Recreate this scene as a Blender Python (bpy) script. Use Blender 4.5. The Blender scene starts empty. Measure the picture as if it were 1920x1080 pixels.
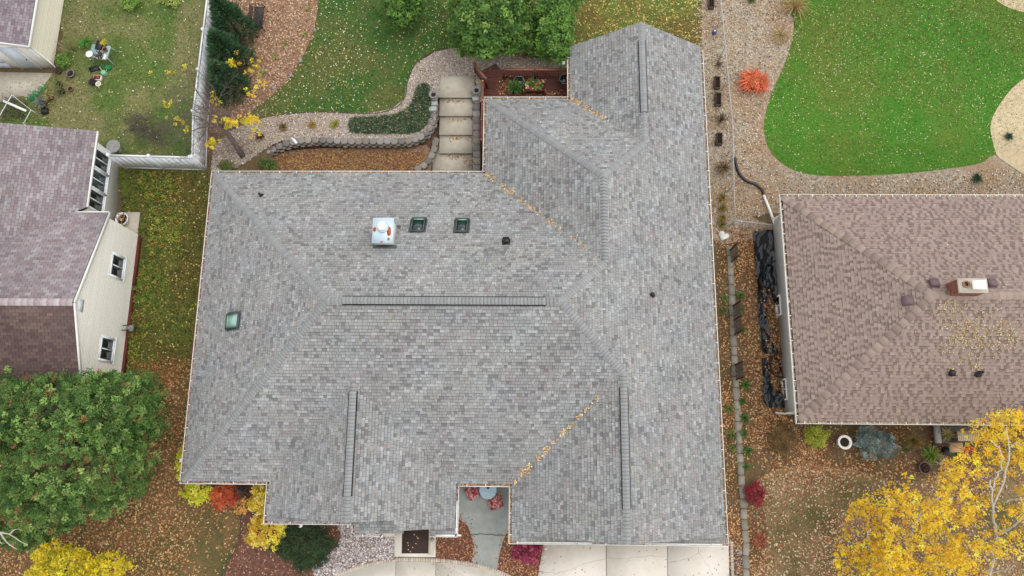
import bpy, math, random
import numpy as np
from math import sin, cos, pi, radians
from mathutils import Matrix, Vector
from mathutils.geometry import delaunay_2d_cdt

# ------------------------------------------------------------------ camera, sky, sun, exposure
sc = bpy.context.scene
COL = sc.collection
ZE = 2.8                                   # height of the gutters of the grey house
CAMZ = 33.0 + ZE                           # drone height
FPX, TAU, PHI, PSI = 1386.19, .2189, .0860, -.0926
def _rot(v):
    c, s = cos(-PSI), sin(-PSI)
    return np.array([v[0]*c-v[1]*s, v[0]*s+v[1]*c, v[2]])
RT = _rot((cos(PHI), -sin(PHI)*cos(TAU), -sin(PHI)*sin(TAU)))
UP = _rot((sin(PHI), cos(PHI)*cos(TAU), cos(PHI)*sin(TAU)))
FW = _rot((0, sin(TAU), -cos(TAU)))
CAMP = np.array([0, 0, CAMZ])
cd = bpy.data.cameras.new('camera'); cam = bpy.data.objects.new('camera', cd); COL.objects.link(cam)
cd.sensor_width = 36; cd.lens = FPX/1920*36; cd.clip_start = .5; cd.clip_end = 2000
cam.matrix_world = Matrix(((RT[0], UP[0], -FW[0], 0), (RT[1], UP[1], -FW[1], 0), (RT[2], UP[2], -FW[2], CAMZ), (0, 0, 0, 1)))
sc.camera = cam

SUN_EL, SUN_AZ = radians(69), radians(78)      # azimuth clockwise from north (+Y): behind cloud in the east
w = bpy.data.worlds.new('World'); sc.world = w; w.use_nodes = True
nt = w.node_tree; nt.nodes.clear()
sky = nt.nodes.new('ShaderNodeTexSky'); sky.sky_type = 'NISHITA'; sky.sun_disc = False
sky.sun_elevation = SUN_EL; sky.sun_rotation = SUN_AZ
sky.air_density = 2.0; sky.dust_density = .6; sky.ozone_density = 1.0
hs = nt.nodes.new('ShaderNodeHueSaturation'); hs.inputs['Saturation'].default_value = .08   # a grey, overcast sky
bg = nt.nodes.new('ShaderNodeBackground'); bg.inputs[1].default_value = .15
wo = nt.nodes.new('ShaderNodeOutputWorld')
nt.links.new(sky.outputs[0], hs.inputs['Color']); nt.links.new(hs.outputs[0], bg.inputs[0]); nt.links.new(bg.outputs[0], wo.inputs[0])
sd = bpy.data.lights.new('sun', 'SUN'); sd.energy = .5; sd.angle = radians(30); sd.color = (1, .965, .92)
sun = bpy.data.objects.new('sun', sd); COL.objects.link(sun)
sdir = Vector((sin(SUN_AZ)*cos(SUN_EL), cos(SUN_AZ)*cos(SUN_EL), sin(SUN_EL)))
sun.rotation_euler = sdir.to_track_quat('Z', 'Y').to_euler()
sc.view_settings.view_transform = 'Standard'; sc.view_settings.look = 'None'
sc.view_settings.gamma = 1; sc.view_settings.use_curve_mapping = False
sc.view_settings.exposure = .68

# ------------------------------------------------------------------ helpers: places and terrain
TOPG = .9                                  # the back yard lies this much higher than the house
PKX0, PKX1, PKY1, PKZ = -13.3, -4.55, 15.2, .3     # the sunken bed between house and retaining wall
def hz(x, y):
    return TOPG*np.clip((y-12.2)/3.3, 0, 1)
def at(px, py, z=0.0):
    """world point on the horizontal plane z that is seen at photo pixel px, py"""
    d = RT*(px-960)/FPX + UP*(540-py)/FPX + FW
    return CAMP + d*((z-CAMP[2])/d[2])
def gp(px, py, dz=0.0):
    """the same on the terrain"""
    z = 0.0
    for _ in range(6):
        p = at(px, py, z+dz); z = float(hz(p[0], p[1]))
    p[2] = z+dz
    return p
def px_of(P):
    q = np.asarray(P, float)-CAMP; k = q@FW
    return np.stack([960+FPX*(q@RT)/k, 540-FPX*(q@UP)/k], -1)
def c8(r, g, b, k=.85):
    """sRGB value in the photo -> base colour"""
    f = lambda v: ((v/255)/12.92 if v <= 10 else (((v/255)+.055)/1.055)**2.4)*k
    return (f(r), f(g), f(b))

# ------------------------------------------------------------------ helpers: materials
def ncol(nt_, x): return nt_.nodes.new(x)
def mat(name, col=None, col2=None, scale=6, amt=1.0, rough=.85, bump=0, bscale=40, col3=None, scale3=.6, attr=False, grain=0, gscale=60,
        metal=0, transl=0, spec=.3):
    m = bpy.data.materials.new(name); m.use_nodes = True; t = m.node_tree; t.nodes.clear(); L = t.links.new
    out = t.nodes.new('ShaderNodeOutputMaterial'); b = t.nodes.new('ShaderNodeBsdfPrincipled')
    b.inputs['Roughness'].default_value = rough; b.inputs['Metallic'].default_value = metal; b.inputs['Specular IOR Level'].default_value = spec
    geo = t.nodes.new('ShaderNodeNewGeometry'); pos = geo.outputs['Position']
    def noise(s, det=4, ro=.6):
        n = t.nodes.new('ShaderNodeTexNoise'); n.inputs['Scale'].default_value = s; n.inputs['Detail'].default_value = det
        n.inputs['Roughness'].default_value = ro; L(pos, n.inputs['Vector']); return n.outputs['Fac']
    def mix(f, a, c, mode='MIX'):
        x = t.nodes.new('ShaderNodeMix'); x.data_type = 'RGBA'; x.blend_type = mode
        if isinstance(f, float): x.inputs[0].default_value = f
        else: L(f, x.inputs[0])
        for i, v in ((6, a), (7, c)):
            if isinstance(v, tuple): x.inputs[i].default_value = (*v[:3], 1)
            else: L(v, x.inputs[i])
        return x.outputs[2]
    def ramp(f, a, z):
        r = t.nodes.new('ShaderNodeMapRange'); r.inputs[1].default_value = a; r.inputs[2].default_value = z; L(f, r.inputs[0]); return r.outputs[0]
    if attr:
        a = t.nodes.new('ShaderNodeAttribute'); a.attribute_name = 'Col'; c = a.outputs['Color']
    else:
        c = col
    if col2: c = mix(ramp(noise(scale), .5-.2/amt, .5+.2/amt), c, col2)
    if col3: c = mix(ramp(noise(scale3, 3), .42, .62), c, col3)
    if grain:
        g = ramp(noise(gscale, 2, .7), .25, .75)
        mr = t.nodes.new('ShaderNodeMapRange'); mr.inputs[3].default_value = 1-grain; mr.inputs[4].default_value = 1+grain; L(g, mr.inputs[0])
        c = mix(1.0, c, mr.outputs[0], 'MULTIPLY')
    if isinstance(c, tuple): b.inputs['Base Color'].default_value = (*c[:3], 1)
    else: L(c, b.inputs['Base Color'])
    if bump:
        bn = t.nodes.new('ShaderNodeBump'); bn.inputs['Strength'].default_value = bump; bn.inputs['Distance'].default_value = .03
        L(noise(bscale, 5), bn.inputs['Height']); L(bn.outputs[0], b.inputs['Normal'])
    sh = b.outputs[0]
    if transl:
        tr = t.nodes.new('ShaderNodeBsdfTranslucent'); ms = t.nodes.new('ShaderNodeMixShader'); ms.inputs[0].default_value = transl
        if isinstance(c, tuple): tr.inputs[0].default_value = (*c[:3], 1)
        else: L(c, tr.inputs[0])
        L(sh, ms.inputs[1]); L(tr.outputs[0], ms.inputs[2]); sh = ms.outputs[0]
    L(sh, out.inputs[0])
    return m
M = {}
M['leaf'] = mat('leaf', attr=True, rough=.6, transl=.25)
M['litter'] = mat('litter', attr=True, rough=.9, spec=.15)
M['piece'] = mat('piece', attr=True, rough=.9, grain=.22, gscale=28, bump=.25, bscale=50)
M['shingle'] = mat('shingle', attr=True, rough=.95, grain=.16, gscale=55, spec=.15, bump=.2, bscale=120)
M['white'] = mat('white_paint', c8(238, 236, 231, 1), c8(226, 223, 216, 1), 3, .8, rough=.45)
M['vinyl'] = mat('white_vinyl', c8(238, 240, 242, 1), c8(228, 231, 234, 1), 2, .8, rough=.35)
M['dark'] = mat('dark_metal', c8(38, 38, 42), c8(52, 52, 56), 20, rough=.45)
M['black'] = mat('black_plastic', c8(25, 26, 30), rough=.35, spec=.5)
M['concrete'] = mat('concrete', c8(208, 198, 180), c8(190, 180, 161), 3, 1.2, rough=.9, grain=.14, gscale=40, bump=.1, col3=c8(216, 207, 190), scale3=.5)
M['drive'] = mat('driveway_concrete', c8(236, 228, 214), c8(224, 214, 199), 2.2, 1, rough=.85, grain=.06, gscale=30, bump=.08, col3=c8(238, 230, 219), scale3=.4)
M['walk'] = mat('grey_walk_concrete', c8(168, 171, 165), c8(150, 153, 148), 2.5, 1.1, rough=.85, grain=.1, gscale=35, bump=.08)
M['joint'] = mat('joint', c8(96, 88, 76), rough=1)
M['glass'] = mat('dark_glass', c8(30, 38, 40), c8(22, 26, 30), 2, rough=.06, spec=.8)
M['skyglass'] = mat('skylight_glass', c8(40, 66, 60), c8(26, 44, 42), 2, rough=.08, spec=.7)
M['paleglass'] = mat('pale_skylight_glass', c8(176, 206, 194), c8(146, 184, 172), 3, rough=.08, spec=.7)
M['bark'] = mat('bark', c8(96, 84, 74), c8(66, 58, 52), 12, rough=.95, bump=.5, bscale=30)
M['birch'] = mat('birch_bark', c8(225, 220, 210), c8(170, 160, 146), 6, .8, rough=.8, bump=.2)
M['twig'] = mat('twig', c8(128, 112, 106), c8(100, 88, 83), 10, rough=.95)
M['wood'] = mat('deck_wood', c8(122, 76, 66), c8(102, 62, 54), 8, rough=.7, grain=.1, gscale=30)
M['rail'] = mat('rail_wood', c8(164, 108, 92), c8(144, 92, 78), 8, rough=.6)
M['oldwood'] = mat('old_wood', c8(104, 90, 78), c8(78, 67, 58), 12, rough=.95, grain=.2)
M['siding'] = mat('cream_siding', c8(242, 238, 225, 1), c8(234, 229, 212, 1), 1.6, .9, rough=.6)
M['brick'] = mat('red_brick', c8(128, 66, 56), c8(104, 52, 44), 9, rough=.9, grain=.15)
M['grey_wall'] = mat('grey_wall', c8(206, 206, 204, 1), c8(198, 198, 196, 1), 2, rough=.7)
M['metal'] = mat('galvanised', c8(206, 222, 232, 1), c8(194, 212, 224, 1), 3, .8, rough=.35, metal=.25)
M['rust'] = mat('rust', c8(196, 104, 56), c8(166, 84, 44), 14, rough=.9)
M['green_plastic'] = mat('green_plastic', c8(30, 160, 92), c8(26, 140, 80), 5, rough=.35, spec=.5)
M['pale_green'] = mat('pale_green_plastic', c8(150, 205, 170), rough=.4)
M['terra'] = mat('terracotta', c8(176, 128, 106), c8(150, 104, 84), 8, rough=.9)
M['soil'] = mat('soil', c8(62, 48, 40), c8(44, 34, 29), 20, rough=1, bump=.6, bscale=30)
M['tablegreen'] = mat('bluegreen_metal', c8(168, 198, 196), c8(150, 182, 182), 6, rough=.4)
M['tableblue'] = mat('pale_blue_top', c8(176, 202, 212), c8(158, 186, 198), 5, .8, rough=.3)
M['cushion'] = mat('red_floral_cushion', c8(158, 50, 62), c8(222, 178, 168), 13, 2.2, rough=.9, col3=c8(126, 40, 52), scale3=6)
M['mat'] = mat('door_mat', c8(74, 58, 52), c8(62, 48, 44), 30, rough=1, bump=.4, bscale=80)
M['tarp'] = mat('black_plastic_sheet', c8(26, 28, 32), c8(34, 36, 42), 2.5, rough=.2, spec=.6)
M['stone'] = mat('grey_stone', c8(166, 164, 160), c8(134, 132, 128), 10, rough=.9, grain=.15, bump=.3)
M['copper'] = mat('copper_cap', c8(226, 150, 112), c8(196, 116, 82), 10, rough=.4, metal=.4)
M['ventbrown'] = mat('brown_vent_metal', c8(124, 102, 106), c8(110, 90, 94), 6, rough=.55)
# ground covers
M['soilground'] = mat('leafy_soil', c8(134, 112, 86), c8(100, 82, 64), 5, 1.2, rough=1, grain=.3, gscale=14, bump=.7, bscale=14, col3=c8(104, 90, 58), scale3=.35)
M['lawn_back'] = mat('lawn_green', c8(60, 98, 40), c8(82, 110, 50), 1.6, 1, rough=1, grain=.32, gscale=14, bump=.8, bscale=16, col3=c8(104, 108, 60), scale3=.42)
M['lawn_bright'] = mat('lawn_bright', c8(68, 122, 34), c8(84, 132, 44), 1.1, 1, rough=1, grain=.3, gscale=12, bump=.7, bscale=15, col3=c8(98, 122, 46), scale3=.22)
M['lawn_dry'] = mat('lawn_dry', c8(82, 112, 48), c8(106, 120, 62), 1.3, 1.0, rough=1, grain=.34, gscale=13, bump=.8, bscale=16, col3=c8(134, 130, 86), scale3=.36)
M['lawn_side'] = mat('lawn_side', c8(84, 112, 50), c8(128, 132, 62), 1.8, 1, rough=1, grain=.28, gscale=16, bump=.7, bscale=18, col3=c8(112, 100, 54), scale3=.5)
M['lawn_brown'] = mat('lawn_brown', c8(106, 94, 58), c8(130, 100, 68), 2.5, 1.1, rough=1, grain=.3, gscale=15, bump=.7, bscale=16, col3=c8(84, 88, 48), scale3=.45)
M['lawn_tan'] = mat('lawn_tan', c8(136, 116, 80), c8(164, 140, 106), 2.5, 1.1, rough=1, grain=.3, gscale=15, bump=.7, bscale=16, col3=c8(104, 100, 60), scale3=.4)
M['mulch'] = mat('bark_mulch', c8(166, 134, 108), c8(126, 98, 78), 9, 1.4, rough=1, grain=.35, gscale=18, bump=.9, bscale=20)
M['chips'] = mat('grey_wood_chips', c8(188, 174, 154), c8(150, 136, 118), 5, 1.3, rough=1, grain=.4, gscale=13, bump=.9, bscale=15, col3=c8(166, 140, 114), scale3=.45)
M['gravel'] = mat('pink_gravel', c8(184, 170, 158), c8(140, 126, 114), 14, 1.4, rough=1, grain=.35, gscale=20, bump=.9, bscale=22)
M['straw'] = mat('straw_seed_bed', c8(220, 202, 166), c8(196, 176, 140), 6, 1, rough=1, grain=.2, gscale=20, bump=.7, bscale=22)
M['darksoil'] = mat('dark_red_mulch', c8(130, 92, 76), c8(92, 62, 52), 8, 1.2, rough=1, grain=.35, gscale=16, bump=.9, bscale=20)
M['asphalt'] = mat('dark_gravel', c8(98, 98, 98), c8(74, 74, 76), 14, 1.2, rough=1, grain=.3, gscale=25)

# ------------------------------------------------------------------ helpers: objects
ORG = {}
def mesh_from(name, V, F, col=None, smooth=False):
    V = np.asarray(V, float).reshape(-1, 3)
    me = bpy.data.meshes.new(name)
    if isinstance(F, np.ndarray):
        nf, k = F.shape; tot = np.full(nf, k, np.int32); flat = F.ravel().astype(np.int32)
    else:
        nf = len(F); tot = np.array([len(f) for f in F], np.int32); flat = np.array([i for f in F for i in f], np.int32)
    me.vertices.add(len(V)); me.vertices.foreach_set('co', V.ravel())
    me.loops.add(len(flat)); me.loops.foreach_set('vertex_index', flat)
    me.polygons.add(nf); st = np.zeros(nf, np.int32)
    if nf > 1: st[1:] = np.cumsum(tot)[:-1]
    me.polygons.foreach_set('loop_start', st); me.polygons.foreach_set('loop_total', tot)
    if smooth: me.polygons.foreach_set('use_smooth', np.ones(nf, bool))
    if col is not None:
        a = me.attributes.new('Col', 'FLOAT_COLOR', 'FACE')
        cc = np.ones((nf, 4), np.float32); cc[:, :3] = np.asarray(col, np.float32).reshape(-1, 3)
        a.data.foreach_set('color', cc.ravel())
    me.update(calc_edges=True)
    return me
def tag(o, label=None, cat=None, group=None, kind=None):
    if label: o['label'] = label
    if cat: o['category'] = cat
    if group: o['group'] = group
    if kind: o['kind'] = kind
    return o
def thing(name, label, cat, loc=(0, 0, 0), group=None):
    o = bpy.data.objects.new(name, None); COL.objects.link(o); o.location = [float(v) for v in loc]; o.empty_display_size = .2
    ORG[o.name] = np.array(loc, float)
    return tag(o, label, cat, group)
def obj(name, geo, m, parent=None, kind=None, smooth=False, label=None):
    """geo: an MB or (V, F[, col]) in world coordinates"""
    if isinstance(geo, MB): V, F, col = np.array(geo.V, float).reshape(-1, 3), geo.F, (geo.C if geo.useC else None)
    else: V, F, col = np.asarray(geo[0], float).reshape(-1, 3), geo[1], (geo[2] if len(geo) > 2 else None)
    org = ORG[parent.name] if parent is not None else V.mean(0)*np.array([1, 1, 0])+np.array([0, 0, V[:, 2].min()])
    o = bpy.data.objects.new(name, mesh_from(name, V-org, F, col, smooth)); COL.objects.link(o)
    o.data.materials.append(M[m] if isinstance(m, str) else m)
    if parent is not None: o.parent = parent
    else: o.location = org
    ORG[o.name] = org
    if kind: o['kind'] = kind
    if label: o['label'] = label
    return o
def copy_thing(o, loc, parent=None):
    c = o.copy(); COL.objects.link(c)
    if parent is None: c.location = loc; ORG[c.name] = np.array(loc, float)
    else: c.parent = parent
    for ch in [x for x in KIDS.get(o.name, [])]: copy_thing(ch, None, c)
    return c
KIDS = {}
def kids_index():
    KIDS.clear()
    for o in COL.objects:
        if o.parent: KIDS.setdefault(o.parent.name, []).append(o)
class MB:
    def __init__(s): s.V = []; s.F = []; s.C = []; s.useC = False; s.c = (.5, .5, .5)
    def color(s, c): s.c = c; s.useC = True; return s
    def add(s, V, F):
        n = len(s.V); s.V += [tuple(v) for v in V]; s.F += [tuple(i+n for i in f) for f in F]; s.C += [s.c]*len(F); return s
    def obox(s, c, ax, ay, az):
        """box by centre and three half-axis vectors"""
        c, ax, ay, az = [np.array(v, float) for v in (c, ax, ay, az)]
        V = [c+sx*ax+sy*ay+sz*az for sz in (-1, 1) for sx, sy in ((-1, -1), (1, -1), (1, 1), (-1, 1))]
        return s.add(V, [(3, 2, 1, 0), (4, 5, 6, 7), (0, 1, 5, 4), (1, 2, 6, 5), (2, 3, 7, 6), (3, 0, 4, 7)])
    def box(s, x0, x1, y0, y1, z0, z1):
        return s.obox(((x0+x1)/2, (y0+y1)/2, (z0+z1)/2), ((x1-x0)/2, 0, 0), (0, (y1-y0)/2, 0), (0, 0, (z1-z0)/2))
    def bar(s, a, b, wd, ht, up=(0, 0, 1)):
        a, b = np.array(a, float), np.array(b, float); d = b-a; L = np.linalg.norm(d); d = d/L
        u = np.array(up, float); sd_ = np.cross(d, u)
        if np.linalg.norm(sd_) < 1e-4: sd_ = np.array([1., 0, 0])
        sd_ /= np.linalg.norm(sd_); u = np.cross(sd_, d)
        return s.obox((a+b)/2, d*L/2, sd_*wd/2, u*ht/2)
    def tube(s, pts, rad, n=6, cap=True):
        pts = np.array(pts, float); k = len(pts)
        rad = [rad]*k if np.isscalar(rad) else rad
        V = []; F = []; prev = None
        for i in range(k):
            d = pts[min(i+1, k-1)]-pts[max(i-1, 0)]; d = d/(np.linalg.norm(d)+1e-9)
            if prev is None: a = np.cross(d, [.3, .2, 1]) if abs(d[2]) < .9 else np.cross(d, [1, .1, 0])
            else: a = prev-d*(prev@d)
            a = a/(np.linalg.norm(a)+1e-9); b = np.cross(d, a); prev = a
            for j in range(n):
                t = 2*pi*j/n; V.append(pts[i]+rad[i]*(a*cos(t)+b*sin(t)))
        for i in range(k-1):
            for j in range(n):
                j2 = (j+1) % n; F.append((i*n+j, i*n+j2, (i+1)*n+j2, (i+1)*n+j))
        if cap: F.append(tuple(range(n))[::-1]); F.append(tuple((k-1)*n+j for j in range(n)))
        return s.add(V, F)
    def lathe(s, c, prof, n=16):
        """profile of (r, z) about the vertical through c"""
        V = []; F = []; k = len(prof)
        for r, z in prof:
            for j in range(n): t = 2*pi*j/n; V.append((c[0]+r*cos(t), c[1]+r*sin(t), c[2]+z))
        for i in range(k-1):
            for j in range(n): j2 = (j+1) % n; F.append((i*n+j, i*n+j2, (i+1)*n+j2, (i+1)*n+j))
        F.append(tuple(range(n))[::-1]); F.append(tuple((k-1)*n+j for j in range(n)))
        return s.add(V, F)
    def prism(s, poly, z0, z1):
        n = len(poly); A = sum(poly[i][0]*poly[(i+1) % n][1]-poly[(i+1) % n][0]*poly[i][1] for i in range(n))
        if A < 0: poly = poly[::-1]
        zf0 = z0 if callable(z0) else (lambda x, y: z0); zf1 = z1 if callable(z1) else (lambda x, y: z1)
        V = [(x, y, zf0(x, y)) for x, y in poly]+[(x, y, zf1(x, y)) for x, y in poly]
        F = [tuple(range(n))[::-1], tuple(range(n, 2*n))]+[(i, (i+1) % n, n+(i+1) % n, n+i) for i in range(n)]
        return s.add(V, F)
    def rock(s, c, r, rng, flat=.6, n=6):
        """a small irregular stone"""
        V = [(c[0], c[1], c[2]+r*flat)]
        F = []
        for lv, (rr, zz) in enumerate(((.65, .5), (1, .05), (.9, -.4))):
            for j in range(n):
                t = 2*pi*(j+.5*lv)/n+rng.uniform(-.2, .2); q = r*rr*rng.uniform(.8, 1.15)
                V.append((c[0]+q*cos(t), c[1]+q*sin(t), c[2]+r*flat*zz*rng.uniform(.8, 1.2)))
        for j in range(n):
            j2 = (j+1) % n; F.append((0, 1+j, 1+j2))
            for l in (0, 1): F += [(1+l*n+j, 1+(l+1)*n+j, 1+l*n+j2), (1+l*n+j2, 1+(l+1)*n+j, 1+(l+1)*n+j2)]
        F.append(tuple(1+2*n+j for j in range(n))[::-1])
        return s.add(V, F)
def smoothline(P, n=6, closed=False):
    P = np.array(P, float); k = len(P); out = []
    rng_ = range(k) if closed else range(k-1)
    for i in rng_:
        p0, p1, p2, p3 = (P[(i-1) % k], P[i], P[(i+1) % k], P[(i+2) % k]) if closed else (P[max(i-1, 0)], P[i], P[i+1], P[min(i+2, k-1)])
        for j in range(n):
            t = j/n; out.append(.5*((2*p1)+(-p0+p2)*t+(2*p0-5*p1+4*p2-p3)*t*t+(-p0+3*p1-3*p2+p3)*t**3))
    if not closed: out.append(P[-1])
    return np.array(out)
def inside(x, y, poly):
    r = np.zeros(len(x), bool); n = len(poly)
    for i in range(n):
        x1, y1 = poly[i]; x2, y2 = poly[(i+1) % n]
        if y1 == y2: continue
        c = ((y1 > y) != (y2 > y)) & (x < (x2-x1)*(y-y1)/(y2-y1)+x1); r ^= c
    return r
def gpoly(pix, z=None, n=4, smooth=True):
    pts = np.array([gp(*p) if z is None else at(p[0], p[1], z) for p in pix])[:, :2]
    return smoothline(pts, n, True) if smooth else pts
REG = {}
def region(name, pix, m, off, z=None, smooth=True, step=.45, kind='structure', poly=None):
    """a ground sheet draped on the terrain"""
    P = gpoly(pix, z, smooth=smooth) if poly is None else np.array(poly)
    # resample the outline so that it follows the terrain
    Q = []
    for i in range(len(P)):
        a, b = P[i], P[(i+1) % len(P)]; k = max(1, int(np.linalg.norm(b-a)/.4))
        for j in range(k): Q.append(a+(b-a)*j/k)
    Q = np.array(Q); nb = len(Q)
    x0, y0 = Q.min(0); x1, y1 = Q.max(0)
    gx, gy = np.meshgrid(np.arange(x0, x1, step), np.arange(y0, y1, step)); gx, gy = gx.ravel(), gy.ravel()
    if z is None:
        for ky in (12.2, 15.5): e = np.arange(x0, x1, .3); gx, gy = np.concatenate([gx, e]), np.concatenate([gy, e*0+ky])
    ok = inside(gx, gy, Q); pts = [Vector(q) for q in Q]+[Vector((a, b)) for a, b in zip(gx[ok], gy[ok])]
    v, e, f, *_ = delaunay_2d_cdt(pts, [(i, (i+1) % nb) for i in range(nb)], [], 1, 1e-5)
    V = np.array([(a.x, a.y, 0) for a in v]); V[:, 2] = (hz(V[:, 0], V[:, 1]) if z is None else z)+off
    F = []
    for t in f:
        a, b, c = V[t[0]], V[t[1]], V[t[2]]
        F.append(tuple(t) if (b[0]-a[0])*(c[1]-a[1])-(b[1]-a[1])*(c[0]-a[0]) > 0 else tuple(t)[::-1])
    REG[name] = Q
    o = obj(name, (V, F), m, None, kind)
    return o
NR = np.random.default_rng(7)
def vnoise(x, y, s, seed=0):
    r = np.random.default_rng(seed); v = 0
    for k in range(6):
        a = r.uniform(0, 2*pi); f = s*r.uniform(.5, 1.9); v = v+np.sin((x*cos(a)+y*sin(a))*f+r.uniform(0, 6.3))
    return v/6
def quads(C, L, W, pal, wts=None, tilt=.35, nrm=None, seed=None, jit=.15):
    """one diamond leaf per centre C; pal is a list of base colours"""
    r = np.random.default_rng(seed if seed is not None else int(NR.integers(1 << 30))); n = len(C)
    if nrm is None:
        nrm = np.stack([r.normal(0, tilt, n), r.normal(0, tilt, n), np.ones(n)], -1)
    nrm = nrm/np.linalg.norm(nrm, axis=1, keepdims=True)
    d = r.normal(0, 1, (n, 3)); d -= nrm*(d*nrm).sum(1, keepdims=True); d /= np.linalg.norm(d, axis=1, keepdims=True)
    s = np.cross(nrm, d); k = r.uniform(.65, 1.35, (n, 1)); l = L*k; w_ = W*k
    V = np.stack([C-d*l/2, C+s*w_/2-d*l*.08, C+d*l/2, C-s*w_/2-d*l*.08], 1).reshape(-1, 3)
    F = np.arange(4*n).reshape(-1, 4)
    pal = np.array(pal); idx = r.choice(len(pal), n, p=None if wts is None else np.array(wts)/sum(wts))
    col = pal[idx]*r.uniform(1-jit, 1+jit, (n, 1))
    return V, F, col
def scatter(poly, n, seed, dens=None):
    r = np.random.default_rng(seed); lo, hi = poly.min(0), poly.max(0); X = []; got = 0
    for _ in range(60):
        x = r.uniform(lo[0], hi[0], n*2); y = r.uniform(lo[1], hi[1], n*2); ok = inside(x, y, poly)
        x, y = x[ok], y[ok]
        if dens is not None:
            k = r.random(len(x)) < dens(x, y); x, y = x[k], y[k]
        X.append(np.stack([x, y], -1)); got += len(x)
        if got >= n: break
    return np.concatenate(X)[:n]
def litter(name, poly, n, L, pal, label, seed, wts=None, z=None, dens=None, off=.03, tilt=.4, cat='leaves', W=None, m='litter', parent=None, jx=.14):
    P = scatter(poly, n, seed, dens); P = P+np.random.default_rng(seed+9).normal(0, jx, P.shape); zz = hz(P[:, 0], P[:, 1]) if z is None else z(P[:, 0], P[:, 1]) if callable(z) else np.full(len(P), z)
    C = np.column_stack([P, zz+off+np.random.default_rng(seed+1).uniform(0, .02, len(P))])
    o = obj(name, quads(C, L, W or L*.72, pal, wts, tilt, seed=seed+2), m, parent, 'stuff')
    if parent is None: tag(o, label, cat)
    return o
def pebbles(name, poly, n, r0, r1, pal, label, seed, cat='gravel', off=.015, z=None, wts=None):
    P = scatter(poly, n, seed); r = np.random.default_rng(seed+1); n = len(P)
    zz = hz(P[:, 0], P[:, 1]) if z is None else np.full(n, z)
    rad = r.uniform(r0, r1, n); V = np.zeros((n, 5, 3)); a0 = r.uniform(0, pi, n)
    for j in range(4):
        t = a0+j*pi/2+r.uniform(-.3, .3, n); q = rad*r.uniform(.7, 1.25, n)
        V[:, j] = np.stack([P[:, 0]+q*np.cos(t), P[:, 1]+q*np.sin(t), zz], -1)
    V[:, 4] = np.stack([P[:, 0]+r.normal(0, .2, n)*rad, P[:, 1]+r.normal(0, .2, n)*rad, zz+off+rad*r.uniform(.5, .9, n)], -1)
    b = (np.arange(n)*5)[:, None]
    F = np.stack([b+np.array([j, (j+1) % 4, 4]) for j in range(4)], 1).reshape(-1, 3)
    pal = np.array(pal); col = pal[r.choice(len(pal), n, p=None if wts is None else np.array(wts)/sum(wts))]*r.uniform(.8, 1.2, (n, 1))
    return tag(obj(name, (V.reshape(-1, 3), F, np.repeat(col, 4, 0)), 'litter', None, 'stuff'), label, cat)
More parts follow.
